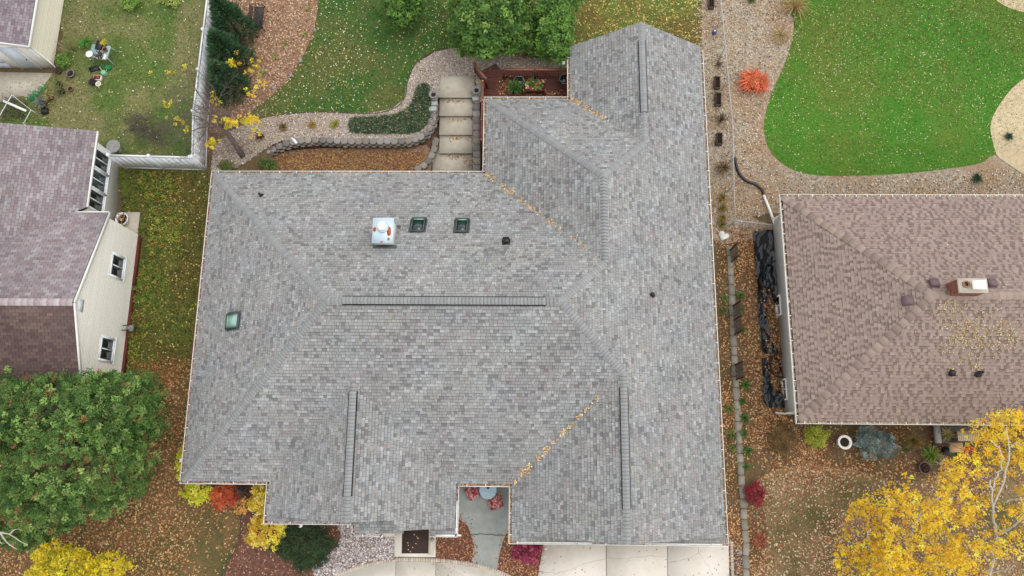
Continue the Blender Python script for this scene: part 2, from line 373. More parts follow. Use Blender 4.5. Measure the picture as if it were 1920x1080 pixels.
# ------------------------------------------------------------------ helpers: shingled roofs
def clip_half(P, a, b, c):
    out = []; n = len(P)
    for i in range(n):
        p, q = P[i], P[(i+1) % n]; dp = a*p[0]+b*p[1]-c; dq = a*q[0]+b*q[1]-c
        if dp >= 0: out.append(p)
        if (dp >= 0) != (dq >= 0):
            t = dp/(dp-dq); out.append((p[0]+t*(q[0]-p[0]), p[1]+t*(q[1]-p[1])))
    return out
class Roof:
    def __init__(s, pal, wts, widths, expo=.143, band=.55, bandk=.62, thick=(.008, .024), gap=.008, bandw=.026, tint=None, teeth=None):
        s.pal, s.wts, s.widths, s.expo, s.band, s.bandk, s.thick, s.gap, s.bandw = np.array(pal), np.array(wts)/sum(wts), widths, expo, band, bandk, thick, gap, bandw
        s.pieces = []; s.caps = []; s.slabs = []; s.tint = tint; s.teeth = teeth
    def plane(s, polys, o, u, v, pitch, z0, seed):
        """polys: convex plan polygons; o a point of the eave, u along it, v uphill"""
        o, u, v = np.array(o, float), np.array(u, float), np.array(v, float)
        ep = s.expo/math.sqrt(1+pitch*pitch)
        loc = []
        for P in polys:
            Q = [((np.array(p)-o)@u, (np.array(p)-o)@v) for p in P]; n = len(Q)
            A = sum(Q[i][0]*Q[(i+1) % n][1]-Q[(i+1) % n][0]*Q[i][1] for i in range(n))
            if A < 0: Q = Q[::-1]
            H = []
            for i in range(n):
                p, q = Q[i], Q[(i+1) % n]; a, b = -(q[1]-p[1]), (q[0]-p[0]); L = math.hypot(a, b)
                if L > 1e-6: H.append((a/L, b/L, (a*p[0]+b*p[1])/L))
            loc.append((Q, H))
            s.slabs.append((P, lambda x, y, o=o, v=v: z0+pitch*((x-o[0])*v[0]+(y-o[1])*v[1])))
        us = [q[0] for Q, _ in loc for q in Q]; ss = [q[1] for Q, _ in loc for q in Q]
        def lift3(a, b, l): p = o+u*a+v*b; return (p[0], p[1], z0+pitch*b+l)
        k0 = int(math.floor(min(ss)/ep-1e-6))
        for k in range(k0, int(max(ss)/ep)+1):
            r = random.Random(seed*7919+k*104729+17); s0, s1 = k*ep, (k+1)*ep
            ua = min(us)-r.uniform(0, .3)
            if s.teeth is None and s.widths[0] == s.widths[1]: ua = min(us)-(.5*s.widths[0])*(k % 2)-r.uniform(0, .03)
            tog = 0
            while ua < max(us):
                wd = r.uniform(*s.widths)
                if s.teeth: wd = r.uniform(*(s.widths if tog else s.teeth))
                ub = ua+wd
                i = r.choices(range(len(s.pal)), s.wts)[0] if not s.teeth else (r.choice((0, 1, 1, 2)) if tog else r.choice((1, 3, 4)))
                col = s.pal[i]*r.uniform(.93, 1.07)
                if s.tint is not None:
                    p = o+u*ua+v*s0; col = col*s.tint(p[0], p[1])
                th = r.uniform(*s.thick)
                if s.teeth and not tog: th = s.thick[0]
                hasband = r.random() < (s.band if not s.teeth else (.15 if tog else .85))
                for Q, H in loc:
                    R = [(ua, s0), (ub-s.gap, s0), (ub-s.gap, s1), (ua, s1)]
                    ins = True; outp = False
                    for a, b, c in H:
                        d = [a*p[0]+b*p[1]-c for p in R]
                        if min(d) < 0: ins = False
                        if max(d) <= 1e-4: outp = True; break
                    if outp: continue
                    V = []; F = []; C = []
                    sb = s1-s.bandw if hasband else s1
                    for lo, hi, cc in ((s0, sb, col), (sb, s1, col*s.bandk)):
                        if hi-lo < 1e-4: continue
                        P = [(ua, lo), (ub-s.gap, lo), (ub-s.gap, hi), (ua, hi)]
                        if not ins:
                            for a, b, c in H:
                                P = clip_half(P, a, b, c)
                                if len(P) < 3: break
                        if len(P) < 3: continue
                        n = len(V); f = lambda b: .004+th*(1-(b-s0)/ep)
                        V += [lift3(a, b, f(b)) for a, b in P]; F.append(tuple(range(n, n+len(P)))); C.append(cc)
                        if lo == s0:
                            E = [p for p in P if abs(p[1]-s0) < 1e-5]
                            if len(E) >= 2:
                                e0, e1 = min(E), max(E); n = len(V)
                                V += [lift3(e0[0], s0, f(s0)), lift3(e0[0], s0, -.004), lift3(e1[0], s0, -.004), lift3(e1[0], s0, f(s0))]
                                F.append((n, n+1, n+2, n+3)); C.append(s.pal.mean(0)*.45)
                    if F: s.pieces.append((V, F, C))
                ua = ub; tog = (tog ^ 1) if r.random() < .8 else tog
    def cap(s, a, b, q, side, w=.155, expo=.143, lift=0., cols=None, seed=1, rnd=.08, bk=(.76, .3)):
        """ridge or hip pieces from a (low end) to b; side = plan unit vector across, q = drop per metre across"""
        a, b, side = np.array(a, float), np.array(b, float), np.array((*side, 0), float); L = np.linalg.norm(b-a); n = max(1, int(round(L/expo))); r = random.Random(seed)
        dz = np.array([0, 0, 1.]); d = (b-a)/L
        for i in range(n):
            p, p2 = a+d*(L*i/n), a+d*(L*(i+1)/n+.004); col = np.array((cols or [s.pal[0]])[r.randrange(len(cols)) if cols else 0])*r.uniform(1-rnd, 1+rnd)
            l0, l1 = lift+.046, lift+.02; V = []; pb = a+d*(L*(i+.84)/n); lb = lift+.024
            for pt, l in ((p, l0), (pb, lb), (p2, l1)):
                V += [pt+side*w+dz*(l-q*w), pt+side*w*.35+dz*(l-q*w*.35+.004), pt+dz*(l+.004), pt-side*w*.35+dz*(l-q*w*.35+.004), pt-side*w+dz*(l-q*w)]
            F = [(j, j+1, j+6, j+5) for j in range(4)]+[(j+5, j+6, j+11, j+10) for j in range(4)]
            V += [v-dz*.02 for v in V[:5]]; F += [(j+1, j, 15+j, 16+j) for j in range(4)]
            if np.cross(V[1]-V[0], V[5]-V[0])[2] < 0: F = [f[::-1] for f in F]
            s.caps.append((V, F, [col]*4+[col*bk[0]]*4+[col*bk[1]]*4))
    def build(s, parent, roofm, n_ind=300, n_cap=300, name='shingle', slabname='roof'):
        sl = MB()
        for P, zf in s.slabs: sl.prism(P, lambda x, y, zf=zf: zf(x, y)-.16, lambda x, y, zf=zf: zf(x, y)-.008)
        obj(slabname, sl, roofm, parent)
        for lst, nm, lim in ((s.pieces, name, n_ind), (s.caps, 'ridge_cap', n_cap)):
            if not lst: continue
            sco = []
            for V, F, C in lst:
                Q = px_of(np.array([V[i] for i in F[0]])); x, y = Q[:, 0], Q[:, 1]
                vis = (x.min() > 0) & (x.max() < 1920) & (y.min() > 0) & (y.max() < 1080)
                sco.append(abs((x*np.roll(y, -1)-y*np.roll(x, -1)).sum())/2*vis)
            order = np.argsort(sco)[::-1]; ind = set(order[:lim].tolist())
            for i in order[:lim]: obj(nm, lst[i], 'shingle', parent)
            V, F, C = [], [], []
            for i, (v, f, c) in enumerate(lst):
                if i in ind: continue
                n = len(V); V += v; F += [tuple(j+n for j in g) for g in f]; C += c
            if F: obj(nm, (V, F, C), 'shingle', parent, 'stuff')
def gutter(parent, a, b, out, z, m='white', step=.9, seed=0, lip=.03, wd=.125):
    """open trough from a to b; out is the plan unit vector away from the roof"""
    a, b, out = np.array((*a, z), float), np.array((*b, z), float), np.array((*out, 0.)); L = np.linalg.norm(b-a); d = (b-a)/L
    g = MB(); up = np.array([0, 0, 1.])
    g.obox((a+b)/2+out*(wd/2)-up*.115, d*L/2, out*wd/2, up*.006)
    g.obox((a+b)/2+out*(wd-.006)-up*.05, d*L/2, out*.006, up*.058)
    g.obox((a+b)/2+out*(wd-lip/2+.004)+up*.012, d*L/2, out*lip/2, up*.006)
    for e in (a, b): g.obox(e+out*wd/2-up*.05, d*.006, out*(wd/2-.014), up*.057)
    o = obj('gutter', g, m, parent)
    r = random.Random(seed+5); t = .35
    while t < L-.2:
        k = MB(); p = a+d*t; k.obox(p+out*wd/2+up*.013, d*.016, out*wd/2, up*.008)
        obj('bracket', k, m, o); t += step*r.uniform(.8, 1.2)
    return o
def gutter_leaves(parent, runs, z, pal, n_per_m, seed, wts=None, L=.07, spread=.1, up=0):
    r = np.random.default_rng(seed); C = []
    for a, b, out, k in runs:
        a, b, out = np.array(a, float), np.array(b, float), np.array(out, float); n = int(np.linalg.norm(b-a)*n_per_m*k)
        if n < 1: continue
        t = r.random((n, 1)); p = a+(b-a)*t+out*r.uniform(.005, spread, (n, 1)); C.append(np.column_stack([p, z-.05+r.uniform(0, .06, n)]))
    C = np.concatenate(C)
    return obj('leaf_debris', quads(C, L, L*.7, pal, wts, .5, seed=seed), 'litter', parent, 'stuff')

# ------------------------------------------------------------------ ground
g = 0.0
xs = np.concatenate([[-900, -300, -100, -50], np.arange(-32, 33, 1.0), [50, 100, 300, 900]])
ys = np.concatenate([[-900, -300, -100, -40], np.arange(-20, 12, 2.0), [12.2], np.arange(12.35, 15.6, .15), [16, 18, 20, 24, 30, 40, 100, 300, 900]])
hole = dict(x0=-13.4, x1=-2.2, y0=12.2, y1=15.6)
GX, GY = np.meshgrid(xs, ys); Vg = np.column_stack([GX.ravel(), GY.ravel(), hz(GX.ravel(), GY.ravel())]); nx = len(xs)
Fg = []
for j in range(len(ys)-1):
    for i in range(nx-1):
        cx, cy = (xs[i]+xs[i+1])/2, (ys[j]+ys[j+1])/2
        if -13 < cx < -2.0 and 12.2 < cy < 19: continue      # the sunken bed and the steps cut in here
        Fg.append((j*nx+i, j*nx+i+1, (j+1)*nx+i+1, (j+1)*nx+i))
obj('ground', (Vg, Fg), 'soilground', None, 'structure')
# floor of the cut
region('sunken_ground', None, 'mulch', 0, z=-.02, poly=[(-13.2, 11.9), (-1.8, 11.9), (-1.8, 19.2), (-13.2, 19.2)], step=2)
# ------------------------------------------------------------------ the grey house
GREYPAL = [c8(157, 156, 155), c8(151, 150, 149), c8(162, 162, 161), c8(138, 137, 137), c8(128, 127, 127), c8(173, 173, 172), c8(157, 150, 147), c8(158, 159, 152)]
GREYW = [28, 22, 16, 9, 6, 10, 5, 4]
def grey_tint(x, y):
    v = 1+.04*math.sin(x*.9+1.3*math.sin(y*.7))*math.cos(y*.8+.5)+.035*math.sin(x*2.1-y*1.3+2*math.sin(y*.4))
    a = .025*math.sin(x*1.3+y*.9+1)*math.sin(y*1.7-x*.6); b = .02*math.sin(x*.8-y*1.5+2)
    return np.array([v*(1+a), v*(1+b*.6), v*(1-a*.6)])
hw = thing('house', 'large house with grey shingled hip roof and white gutters in the middle of the photo', 'house', (0, 5, 0))
W_, E_, A_, S_ = -14.96, 8.44, 12.85, -1.36
NW_, C_, GW_, N_, J_, PE_, PW_ = -2.0, 16.68, 2.05, 19.47, -.6, -3.02, -11.15
YG, YPW, YPE = -3.45, -2.78, -3.2         # rakes of garage, porch (west part), porch (east part)
PT = .6617; Z0 = ZE+.02
hm = (A_-S_)/2; ym = (A_+S_)/2; h2 = (E_-NW_)/2; xw = (E_+NW_)/2; h3 = (E_-GW_)/2; xn = (E_+GW_)/2; h4 = (E_-J_)/2; xg = (E_+J_)/2; h5 = (PE_-PW_)/2; xp = (PE_+PW_)/2
R1, R2 = (W_+hm, ym), (E_-hm, ym); R3s, R3n = (xw, ym+hm-h2), (xw, C_-h2); R4 = (xn, C_-h3); R5 = (xg, ym-(hm-h4)); RP = (xp, S_+h5)
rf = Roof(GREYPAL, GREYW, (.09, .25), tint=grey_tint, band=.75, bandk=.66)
Xn, Xs, Xe, Xw, Yn = (1, 0), (-1, 0), (0, 1), (0, -1), None
rf.plane([[(W_, A_), (NW_, A_), R3s, R2, R1]], (W_, A_), (1, 0), (0, -1), PT, Z0, 1)
rf.plane([[(W_, S_), (W_, A_), R1]], (W_, S_), (0, 1), (1, 0), PT, Z0, 2)
rf.plane([[(W_, S_), (PW_, S_), RP, (xp, ym), R1], [(PE_, S_), (J_, S_), R5, R2, (xp, ym), RP]], (W_, S_), (1, 0), (0, 1), PT, Z0, 3)
rf.plane([[(xn, R4[1]), (E_, R4[1]), (E_, N_), (xn, N_)], [R3n, (E_, R3n[1]), (E_, R4[1]), R4], [R3s, (E_, R3s[1]), (E_, R3n[1]), R3n],
          [R2, (E_, ym), (E_, R3s[1]), R3s], [R5, (E_, R5[1]), (E_, ym), R2], [(xg, YG), (E_, YG), (E_, R5[1]), R5]], (E_, YG), (0, 1), (-1, 0), PT, Z0, 4)
rf.plane([[(NW_, A_), (NW_, C_), R3n, R3s]], (NW_, A_), (0, 1), (1, 0), PT, Z0, 5)
rf.plane([[(NW_, C_), (GW_, C_), R4, R3n]], (NW_, C_), (1, 0), (0, -1), PT, Z0, 6)
rf.plane([[(GW_, C_), (GW_, N_), (xn, N_), R4]], (GW_, C_), (0, 1), (1, 0), PT, Z0, 7)
rf.plane([[(J_, YG), (J_, S_), R5, (xg, YG)]], (J_, YG), (0, 1), (1, 0), PT, Z0, 8)
XSP = float(at(739, 980, ZE+1.6)[0])
rf.plane([[(PE_, YPE), (PE_, S_), (XSP, S_+(PE_-XSP)), (XSP, YPE)], [(XSP, YPW), (XSP, S_+(PE_-XSP)), RP, (xp, YPW)]], (PE_, YPE), (0, 1), (-1, 0), PT, Z0, 9)
rf.plane([[(PW_, YPW), (PW_, S_), RP, (xp, YPW)]], (PW_, YPW), (0, 1), (1, 0), PT, Z0, 10)
# narrow pent roofs under the front gables
PTY, PPY, PQY = -3.7, -3.0, -3.45
X665, X717, X805 = float(at(665, 999, ZE)[0]), float(at(717, 999, ZE)[0]), float(at(806, 1000, ZE)[0])
rf.plane([[(J_, PTY), (E_, PTY), (E_, YG+.5), (J_, YG+.5)]], (J_, PTY), (1, 0), (0, 1), .25, Z0-.06, 11)
rf.plane([[(PW_, PPY), (X665, PPY), (X665, YPW+.5), (PW_, YPW+.5)]], (PW_, PPY), (1, 0), (0, 1), .25, Z0-.06, 12)
rf.plane([[(X665, PQY), (XSP+.15, PQY), (XSP+.15, YPW+.6), (X665, YPW+.6)]], (X665, PQY), (1, 0), (0, 1), .45, Z0-.04, 13)
rf.plane([[(X805, PQY), (PE_, PQY), (PE_, YPE+.5), (X805, YPE+.5)]], (X805, PQY), (1, 0), (0, 1), .25, Z0-.06, 14)
def z3(p, h): return (p[0], p[1], Z0+PT*h)
CAPC = [c8(157, 157, 157), c8(153, 153, 154), c8(160, 160, 160)]
r2 = math.sqrt(.5)
for k, (a, b, q, sd_) in enumerate([
    (z3((W_, A_), 0), z3(R1, hm), PT*r2, (r2, r2)), (z3((W_, S_), 0), z3(R1, hm), PT*r2, (r2, -r2)),
    (z3(R3s, h2), z3(R2, hm), PT*r2, (r2, -r2)), (z3((NW_, C_), 0), z3(R3n, h2), PT*r2, (r2, r2)),
    (z3(R4, h3), z3(R3n, h2), PT*r2, (r2, -r2)), (z3(R5, h4), z3(R2, hm), PT*r2, (r2, r2)),
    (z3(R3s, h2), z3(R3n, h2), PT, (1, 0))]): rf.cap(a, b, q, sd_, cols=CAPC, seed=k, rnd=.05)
vents = []
for k, (a, b, h, va, vb) in enumerate([(R1, R2, hm, .62, .6), ((xn, N_), R4, h3, .9, 1.5), ((xg, YG), R5, h4, 1.3, .6), ((xp, YPW), RP, h5, 1.0, .35)]):
    A3, B3 = np.array(z3(a, h)), np.array(z3(b, h)); d = (B3-A3)/np.linalg.norm(B3-A3); L = np.linalg.norm(B3-A3); sd_ = (-d[1], d[0])
    P0, P1 = A3+d*va, B3-d*vb
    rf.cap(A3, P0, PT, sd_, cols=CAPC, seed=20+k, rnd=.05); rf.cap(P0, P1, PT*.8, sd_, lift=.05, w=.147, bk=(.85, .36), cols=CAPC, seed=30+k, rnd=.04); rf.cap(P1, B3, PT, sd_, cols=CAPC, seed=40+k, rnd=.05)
    vents.append((P0, P1, np.array((*sd_, 0))))
M['roofdeck'] = mat('roof_felt', c8(70, 70, 72), rough=1)
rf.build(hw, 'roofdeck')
for P0, P1, sd_ in vents:
    m_ = MB(); d = P1-P0; L = np.linalg.norm(d); d /= L; up = np.array([0, 0, 1.])
    for s in (-1, 1): m_.obox((P0+P1)/2+sd_*s*.165+up*(-.165*PT*.85+.036), d*L/2, sd_*.018, up*.036)
    obj('ridge_vent', m_, 'black', hw)
# walls, soffit
ow = .5
out = [(W_+ow, S_+ow), (W_+ow, A_-ow), (NW_+ow, A_-ow), (NW_+ow, C_-ow), (GW_+ow, C_-ow), (GW_+ow, N_-.4), (E_-ow, N_-.4), (E_-ow, YG+.45), (J_+ow, YG+.45), (J_+ow, S_+ow),
       (PE_-ow, S_+ow), (PE_-ow, YPE+.45), (XSP, YPE+.45), (XSP, YPW+.45), (PW_+ow, YPW+.45), (PW_+ow, S_+ow)]
obj('wall', MB().prism(out, -.1, ZE-.1), 'grey_wall', hw)
gb = MB()
for x0, x1, y0, y1 in ((J_+.5, E_-.5, YG+.45, YG+.6), (PW_+.5, XSP, YPW+.45, YPW+.6), (GW_+.5, E_-.5, N_-.55, N_-.4)):
    xm = (x0+x1)/2 if x1 != XSP else xp; hh = (xm-x0)*PT+.25
    V = [(x0, y0, ZE-.1), (x1, y0, ZE-.1), (x1, y0, ZE+.25 if x1 != XSP else ZE+PT*(PE_-XSP)-.2), (xm, y0, ZE+hh), (x0, y0, ZE+.25)]
    V += [(a, y1, c) for a, b, c in V]; gb.add(V, [(0, 1, 2, 3, 4), (9, 8, 7, 6, 5)]+[((i+1) % 5, i, i+5, (i+1) % 5+5) for i in range(5)])
obj('gable_wall', gb, 'grey_wall', hw)
so = MB()                                       # boxed eaves just under the roof edge
outl = [(W_, S_), (W_, A_), (NW_, A_), (NW_, C_), (GW_, C_), (GW_, N_-.1), (E_, N_-.1), (E_, PTY), (J_, PTY), (J_, S_), (PE_, S_), (PE_, PQY), (X805, PQY), (X805, YPE+.45), (XSP, YPE+.45), (XSP, PQY), (X665, PQY), (X665, PPY), (PW_, PPY), (PW_, S_)]
so.prism(outl, ZE-.12, ZE-.09); obj('soffit', so, 'white', hw)
# gutters
gl = [((W_, S_-.0), (W_, A_), (-1, 0)), ((W_-.12, A_), (NW_-.12, A_), (0, 1)), ((NW_, A_+.12), (NW_, C_), (-1, 0)), ((NW_-.12, C_), (GW_-.12, C_), (0, 1)), ((GW_, C_+.12), (GW_, N_-.35), (-1, 0)),
      ((E_, PTY), (E_, N_-.2), (1, 0)), ((J_-.1, PTY), (E_+.12, PTY), (0, -1)), ((J_, PTY-.1), (J_, S_-.12), (-1, 0)), ((PE_+.12, S_), (J_-.12, S_), (0, -1)), ((PE_, PQY-.12), (PE_, S_-.12), (1, 0)),
      ((X805, PQY), (PE_+.12, PQY), (0, -1)), ((X665, PQY), (X717, PQY), (0, -1)), ((X665, PQY), (X665, PPY-.1), (-1, 0)), ((PW_-.1, PPY), (X665, PPY), (0, -1)), ((PW_, PPY-.12), (PW_, S_-.12), (-1, 0)), ((W_-.12, S_), (PW_-.12, S_), (0, -1))]
for k, (a, b, o_) in enumerate(gl): gutter(hw, a, b, o_, ZE, seed=k)
TANP = [c8(190, 140, 90), c8(214, 170, 110), c8(168, 112, 74), c8(226, 188, 130), c8(150, 96, 72)]
REDP = [c8(160, 96, 84), c8(198, 140, 120), c8(130, 70, 66), c8(210, 168, 150)]
gr = [(np.array(a), np.array(b), o_) for a, b, o_ in gl]
gutter_leaves(hw, [(*gr[i], k) for i, k in ((1, .5), (2, 1), (3, 1.3), (4, .8), (5, .7), (8, 1.6), (7, 1.1), (10, .15), (6, .3))], ZE, TANP, 55, 301)
gutter_leaves(hw, [(*gr[i], k) for i, k in ((0, .8), (15, .8), (14, 1.0), (13, .3), (9, .5), (12, .6), (11, .3))], ZE, REDP, 55, 302)
# heaps in the roof valleys and inner corners
def heap(a, b, ha, hb, n, wd, pal, seed, fade=True):
    r = np.random.default_rng(seed); t = r.random(n)**(1.0); a, b = np.array(a, float), np.array(b, float); d = (b-a)/np.linalg.norm(b-a); s = np.array([-d[1], d[0]])
    gate = np.clip((np.sin(t*29+seed)+np.sin(t*67+2*seed)+.9*np.sin(t*140+seed))/2.2+.25+.5*(1-t)**3, .03, 1); t = t[r.random(n) < gate]; n = len(t)
    off = r.normal(0, wd, n)*(1-.6*t); P = a+(b-a)*t[:, None]+s*off[:, None]
    return np.column_stack([P, Z0+PT*(ha+(hb-ha)*t)+np.abs(off)*PT*r2+.03+r.uniform(0, .03, n)])
YELP = [c8(226, 188, 134), c8(208, 164, 108), c8(238, 212, 166), c8(188, 140, 92), c8(244, 228, 196)]
v1 = heap((NW_, A_), (xw-.55, R3s[1]+.55), 0, h2-.6, 760, .09, YELP, 1)
v2 = heap((GW_, C_), (3.75, 14.98), 0, 1.7, 500, .09, YELP, 2)
v3 = heap((J_, S_), (3.0, 2.24), 0, 3.6, 820, .075, YELP, 3)
obj('leaf_debris', quads(np.concatenate([v1, v2, v3]), .085, .06, YELP, None, .6, seed=9), 'litter', hw, 'stuff')
r = np.random.default_rng(77)                    # single leaves and droppings on the slopes
pts = []
for _ in range(330):
    x, y = r.uniform(W_, E_), r.uniform(-3, 19)
    d = [min(x-W_, E_-x, A_-y, y-S_) if S_ < y < A_ else -1, min(x-NW_, E_-x, C_-y) if S_ < y < C_ else -1, min(x-GW_, E_-x) if S_ < y < N_ else -1, min(x-J_, E_-x) if YG < y < 3 else -1, min(x-PW_, PE_-x) if YPW < y < 2 else -1]
    h = max(d)
    if h > .1 and (x > 0 or r.random() < .45): pts.append((x, y, Z0+PT*h+.05))
obj('leaf_debris', quads(np.array(pts), .05, .04, [c8(232, 230, 222), c8(226, 206, 170), c8(244, 242, 236)], None, .3, seed=3), 'litter', hw, 'stuff')
def zroof(px, py, plane):
    """point on a roof plane at a photo pixel"""
    lo, hi = ZE, ZE+6
    for _ in range(40):
        z = (lo+hi)/2; p = at(px, py, z); d = {'N': A_-p[1], 'S': p[1]-S_, 'W': p[0]-W_, 'E': E_-p[0]}[plane]
        if Z0+PT*d > z: lo = z
        else: hi = z
    return p
sl_ = math.atan(PT)
def slope_frame(plane):
    up = {'N': (0, -1), 'S': (0, 1), 'W': (1, 0), 'E': (-1, 0)}[plane]; c, s = cos(sl_), sin(sl_)
    v = np.array([up[0]*c, up[1]*c, s]); n = np.array([-up[0]*s, -up[1]*s, c]); return np.cross(v, n), v, n
def skylight(px, py, plane, wd, ht, gm, frm, label):
    p = zroof(px, py, plane); u, v, n = slope_frame(plane); f = MB(); t = .05
    for s in (-1, 1):
        f.obox(p+u*s*(wd/2)+n*.07, u*t/2, v*(ht/2+t/2), n*.07); f.obox(p+v*s*(ht/2)+n*.068, u*(wd/2-t/2), v*t/2, n*.068)
    f.obox(p+v*(-ht/2-.09)+n*.02, u*(wd/2+.08), v*.06, n*.018)
    for s in (-1, 1): f.obox(p+u*s*(wd/2+.075)+n*.016, u*.045, v*(ht/2+.02), n*.016)
    o = obj('skylight', f, frm, hw, label=label)
    obj('glass', MB().obox(p+n*.1, u*(wd/2-t/2), v*(ht/2-t/2), n*.008), gm, o)
    k = MB()                                     # blind strip seen under the pane's upper edge
    k.obox(p+v*(-ht/2+.075)+n*.112, u*(wd/2-.03), v*.03, n*.003); obj('blind', k, 'pale_green', o)
M['skyframe'] = mat('skylight_frame', c8(92, 98, 98), c8(74, 80, 80), 6, rough=.5)
skylight(784, 424, 'N', .52, .84, 'skyglass', 'skyframe', 'dark skylight beside the metal chimney')
skylight(866, 425, 'N', .47, .84, 'skyglass', 'skyframe', 'dark skylight nearer the black box vent')
skylight(439, 602, 'W', .6, .82, 'paleglass', 'skyframe', 'pale green skylight on the left slope')
# metal chimney
cp = at(718, 432, 6.35); cx, cy = float(cp[0]), float(cp[1])
zb = Z0+PT*(A_-cy)
ch = MB(); ch.prism([(cx-.38, cy-.47), (cx+.38, cy-.47), (cx+.38, cy+.47), (cx-.38, cy+.47)], lambda x, y: Z0+PT*(A_-y)-.05, 6.3); cho = obj('chimney', ch, 'white', hw)
k = MB().box(cx-.44, cx+.44, cy-.55, cy+.55, 6.3, 6.36); k.lathe((cx, cy+.12, 6.36), [(.25, 0), (.2, .06), (.13, .09)], 14); obj('chimney_cap', k, 'metal', cho)
k = MB().lathe((cx+.0, cy+.12, 6.42), [(.12, 0), (.12, .12), (.2, .12), (.2, .2), (.15, .25), (.05, .27)], 16); obj('flue', k, 'white', cho)
k = MB(); rr = random.Random(3)
for x0, x1, y0, y1 in ((.17, .36, -.3, .22), (-.43, -.28, -.06, .16), (.2, .3, -.44, -.3), (-.1, .05, -.53, -.47)):
    n = 9; P = [(cx+(x0+x1)/2+(x1-x0)/2*cos(t)*rr.uniform(.7, 1.1), cy+(y0+y1)/2+(y1-y0)/2*sin(t)*rr.uniform(.7, 1.1)) for t in [2*pi*i/n for i in range(n)]]
    k.prism(P, 6.361, 6.364)
obj('rust_patch', k, 'rust', cho)
k = MB()
u, v, n = slope_frame('N'); k.obox((cx, cy-.55, Z0+PT*(A_-cy+.55)+.02), u*.5, v*.09, n*.014); k.obox((cx, cy+.55, Z0+PT*(A_-cy-.55)+.02), u*.5, v*.1, n*.012)
tag(obj("flashing", k, "skyframe", cho), kind="stuff")
# roof vents
def boxvent(px, py, plane, s, m, parent, label):
    p = zroof(px, py, plane); u, v, n = slope_frame(plane); k = MB(); k.obox(p+n*.012, u*s*.75, v*s*.9, n*.01)
    k.obox(p+n*.08+v*.01, u*s*.5, v*s*.5, n*.06); k.obox(p+n*.15-v*.015, u*s*.56, v*s*.6, n*.012); return obj('roof_vent', k, m, parent, label=label)
boxvent(949, 454, 'N', .23, 'black', hw, 'black box vent right of the skylights')
def pipevent(px, py, plane, rad, hh, m, parent, label):
    p = zroof(px, py, plane); k = MB(); k.lathe(p-np.array([0, 0, .12]), [(rad*2.2, .0), (rad*2.2, .07), (rad*1.3, .16), (rad, .2), (rad, hh+.12)], 12)
    return obj('vent_pipe', k, m, parent, label=label)
pipevent(490, 367, 'N', .06, .3, 'dark', hw, 'vent pipe near the upper left roof corner')
pipevent(1222, 553, 'E', .07, .22, 'dark', hw, 'vent pipe on the right slope')
# round flood lights hung outside the eaves
for x, y in ((564, 985), (652, 985), (715.5, 1004), (1057, 119), (340.5, 863)):
    p = at(x, y, ZE-.25); k = MB().lathe(p, [(.05, .05), (.09, 0), (.095, .06), (.06, .16), (.03, .25)], 14); o = obj('eave_light', k, 'white', hw)
    obj('lamp_cap', MB().lathe(p+np.array([0, 0, .25]), [(.03, 0), (.04, .01), (.02, .02)], 10), 'dark', o)
# downspout elbows lying in the front gutter
for a, b in (((-2.75, PQY-.05), (-2.95, PQY-.05)), ((E_-3.4, PTY-.055), (E_-.15, PTY-.055)), ((J_+.2, PTY-.055), (J_+3.4, PTY-.055)), ((X805+.2, PQY-.055), (PE_, PQY-.055))):
    obj('gutter_guard', MB().bar((*a, ZE+.0), (*b, ZE+.0), .07, .01), 'white', hw)
obj('gutter_guard', MB().bar((PE_+.05, PQY, ZE), (PE_+.05, PQY+1.35, ZE), .07, .01), 'white', hw)
# ------------------------------------------------------------------ ground covers
O1, O2, O3 = .014, .028, .042
region('left_yard', [(95, -40), (395, -40), (388, 0), (374, 150), (362, 290), (205, 300), (0, 240), (-80, 200), (-80, 150), (96, 140), (118, 60)], 'lawn_dry', O1)
region('side_lawn', [(222, 316), (395, 318), (376, 500), (356, 690), (300, 740), (236, 720), (238, 640), (252, 520), (262, 420), (228, 400)], 'lawn_side', O1, smooth=False)
region('front_lawn', [(225, 715), (356, 680), (350, 905), (400, 930), (458, 930), (460, 1000), (440, 1050), (415, 1130), (-80, 1130), (-80, 900), (100, 730)], 'lawn_brown', O2)
region('back_lawn', [(600, -60), (596, 20), (588, 60), (572, 100), (545, 145), (512, 178), (480, 203), (466, 222), (478, 226), (520, 217), (600, 211), (690, 214), (735, 206), (758, 186), (766, 150), (780, 120), (815, 98), (860, 88), (900, 90), (985, 120), (1068, 120), (1068, -60)], 'lawn_back', O1, smooth=False)
region('north_lawn', [(1062, -60), (1314, -60), (1316, 120), (1062, 120)], 'lawn_side', O2, smooth=False)
region('mulch_bed', [(432, -60), (600, -60), (596, 20), (588, 60), (572, 100), (545, 145), (512, 178), (480, 203), (455, 225), (425, 250), (394, 250), (392, 130), (414, 0)], 'mulch', O2, smooth=False)
region('gravel_strip', [(425, 250), (478, 225), (520, 216), (600, 210), (690, 213), (735, 205), (757, 186), (765, 150), (780, 120), (815, 98), (860, 88), (900, 92), (985, 110), (1066, 110), (1066, 190), (893, 190), (893, 142), (826, 142), (822, 180), (815, 230), (798, 247), (773, 258), (740, 261), (650, 261), (608, 259), (572, 258), (529, 264), (498, 278), (470, 300), (425, 322), (396, 322), (400, 280)], 'gravel', O3, smooth=False)
region('side_bed', [(1314, -60), (1480, -60), (1488, 40), (1490, 110), (1465, 180), (1455, 240), (1465, 280), (1500, 305), (1560, 312), (1700, 308), (1820, 295), (1880, 280), (1990, 310), (1990, 400), (1440, 400), (1470, 432), (1400, 450), (1330, 440), (1322, 250)], 'chips', O1)
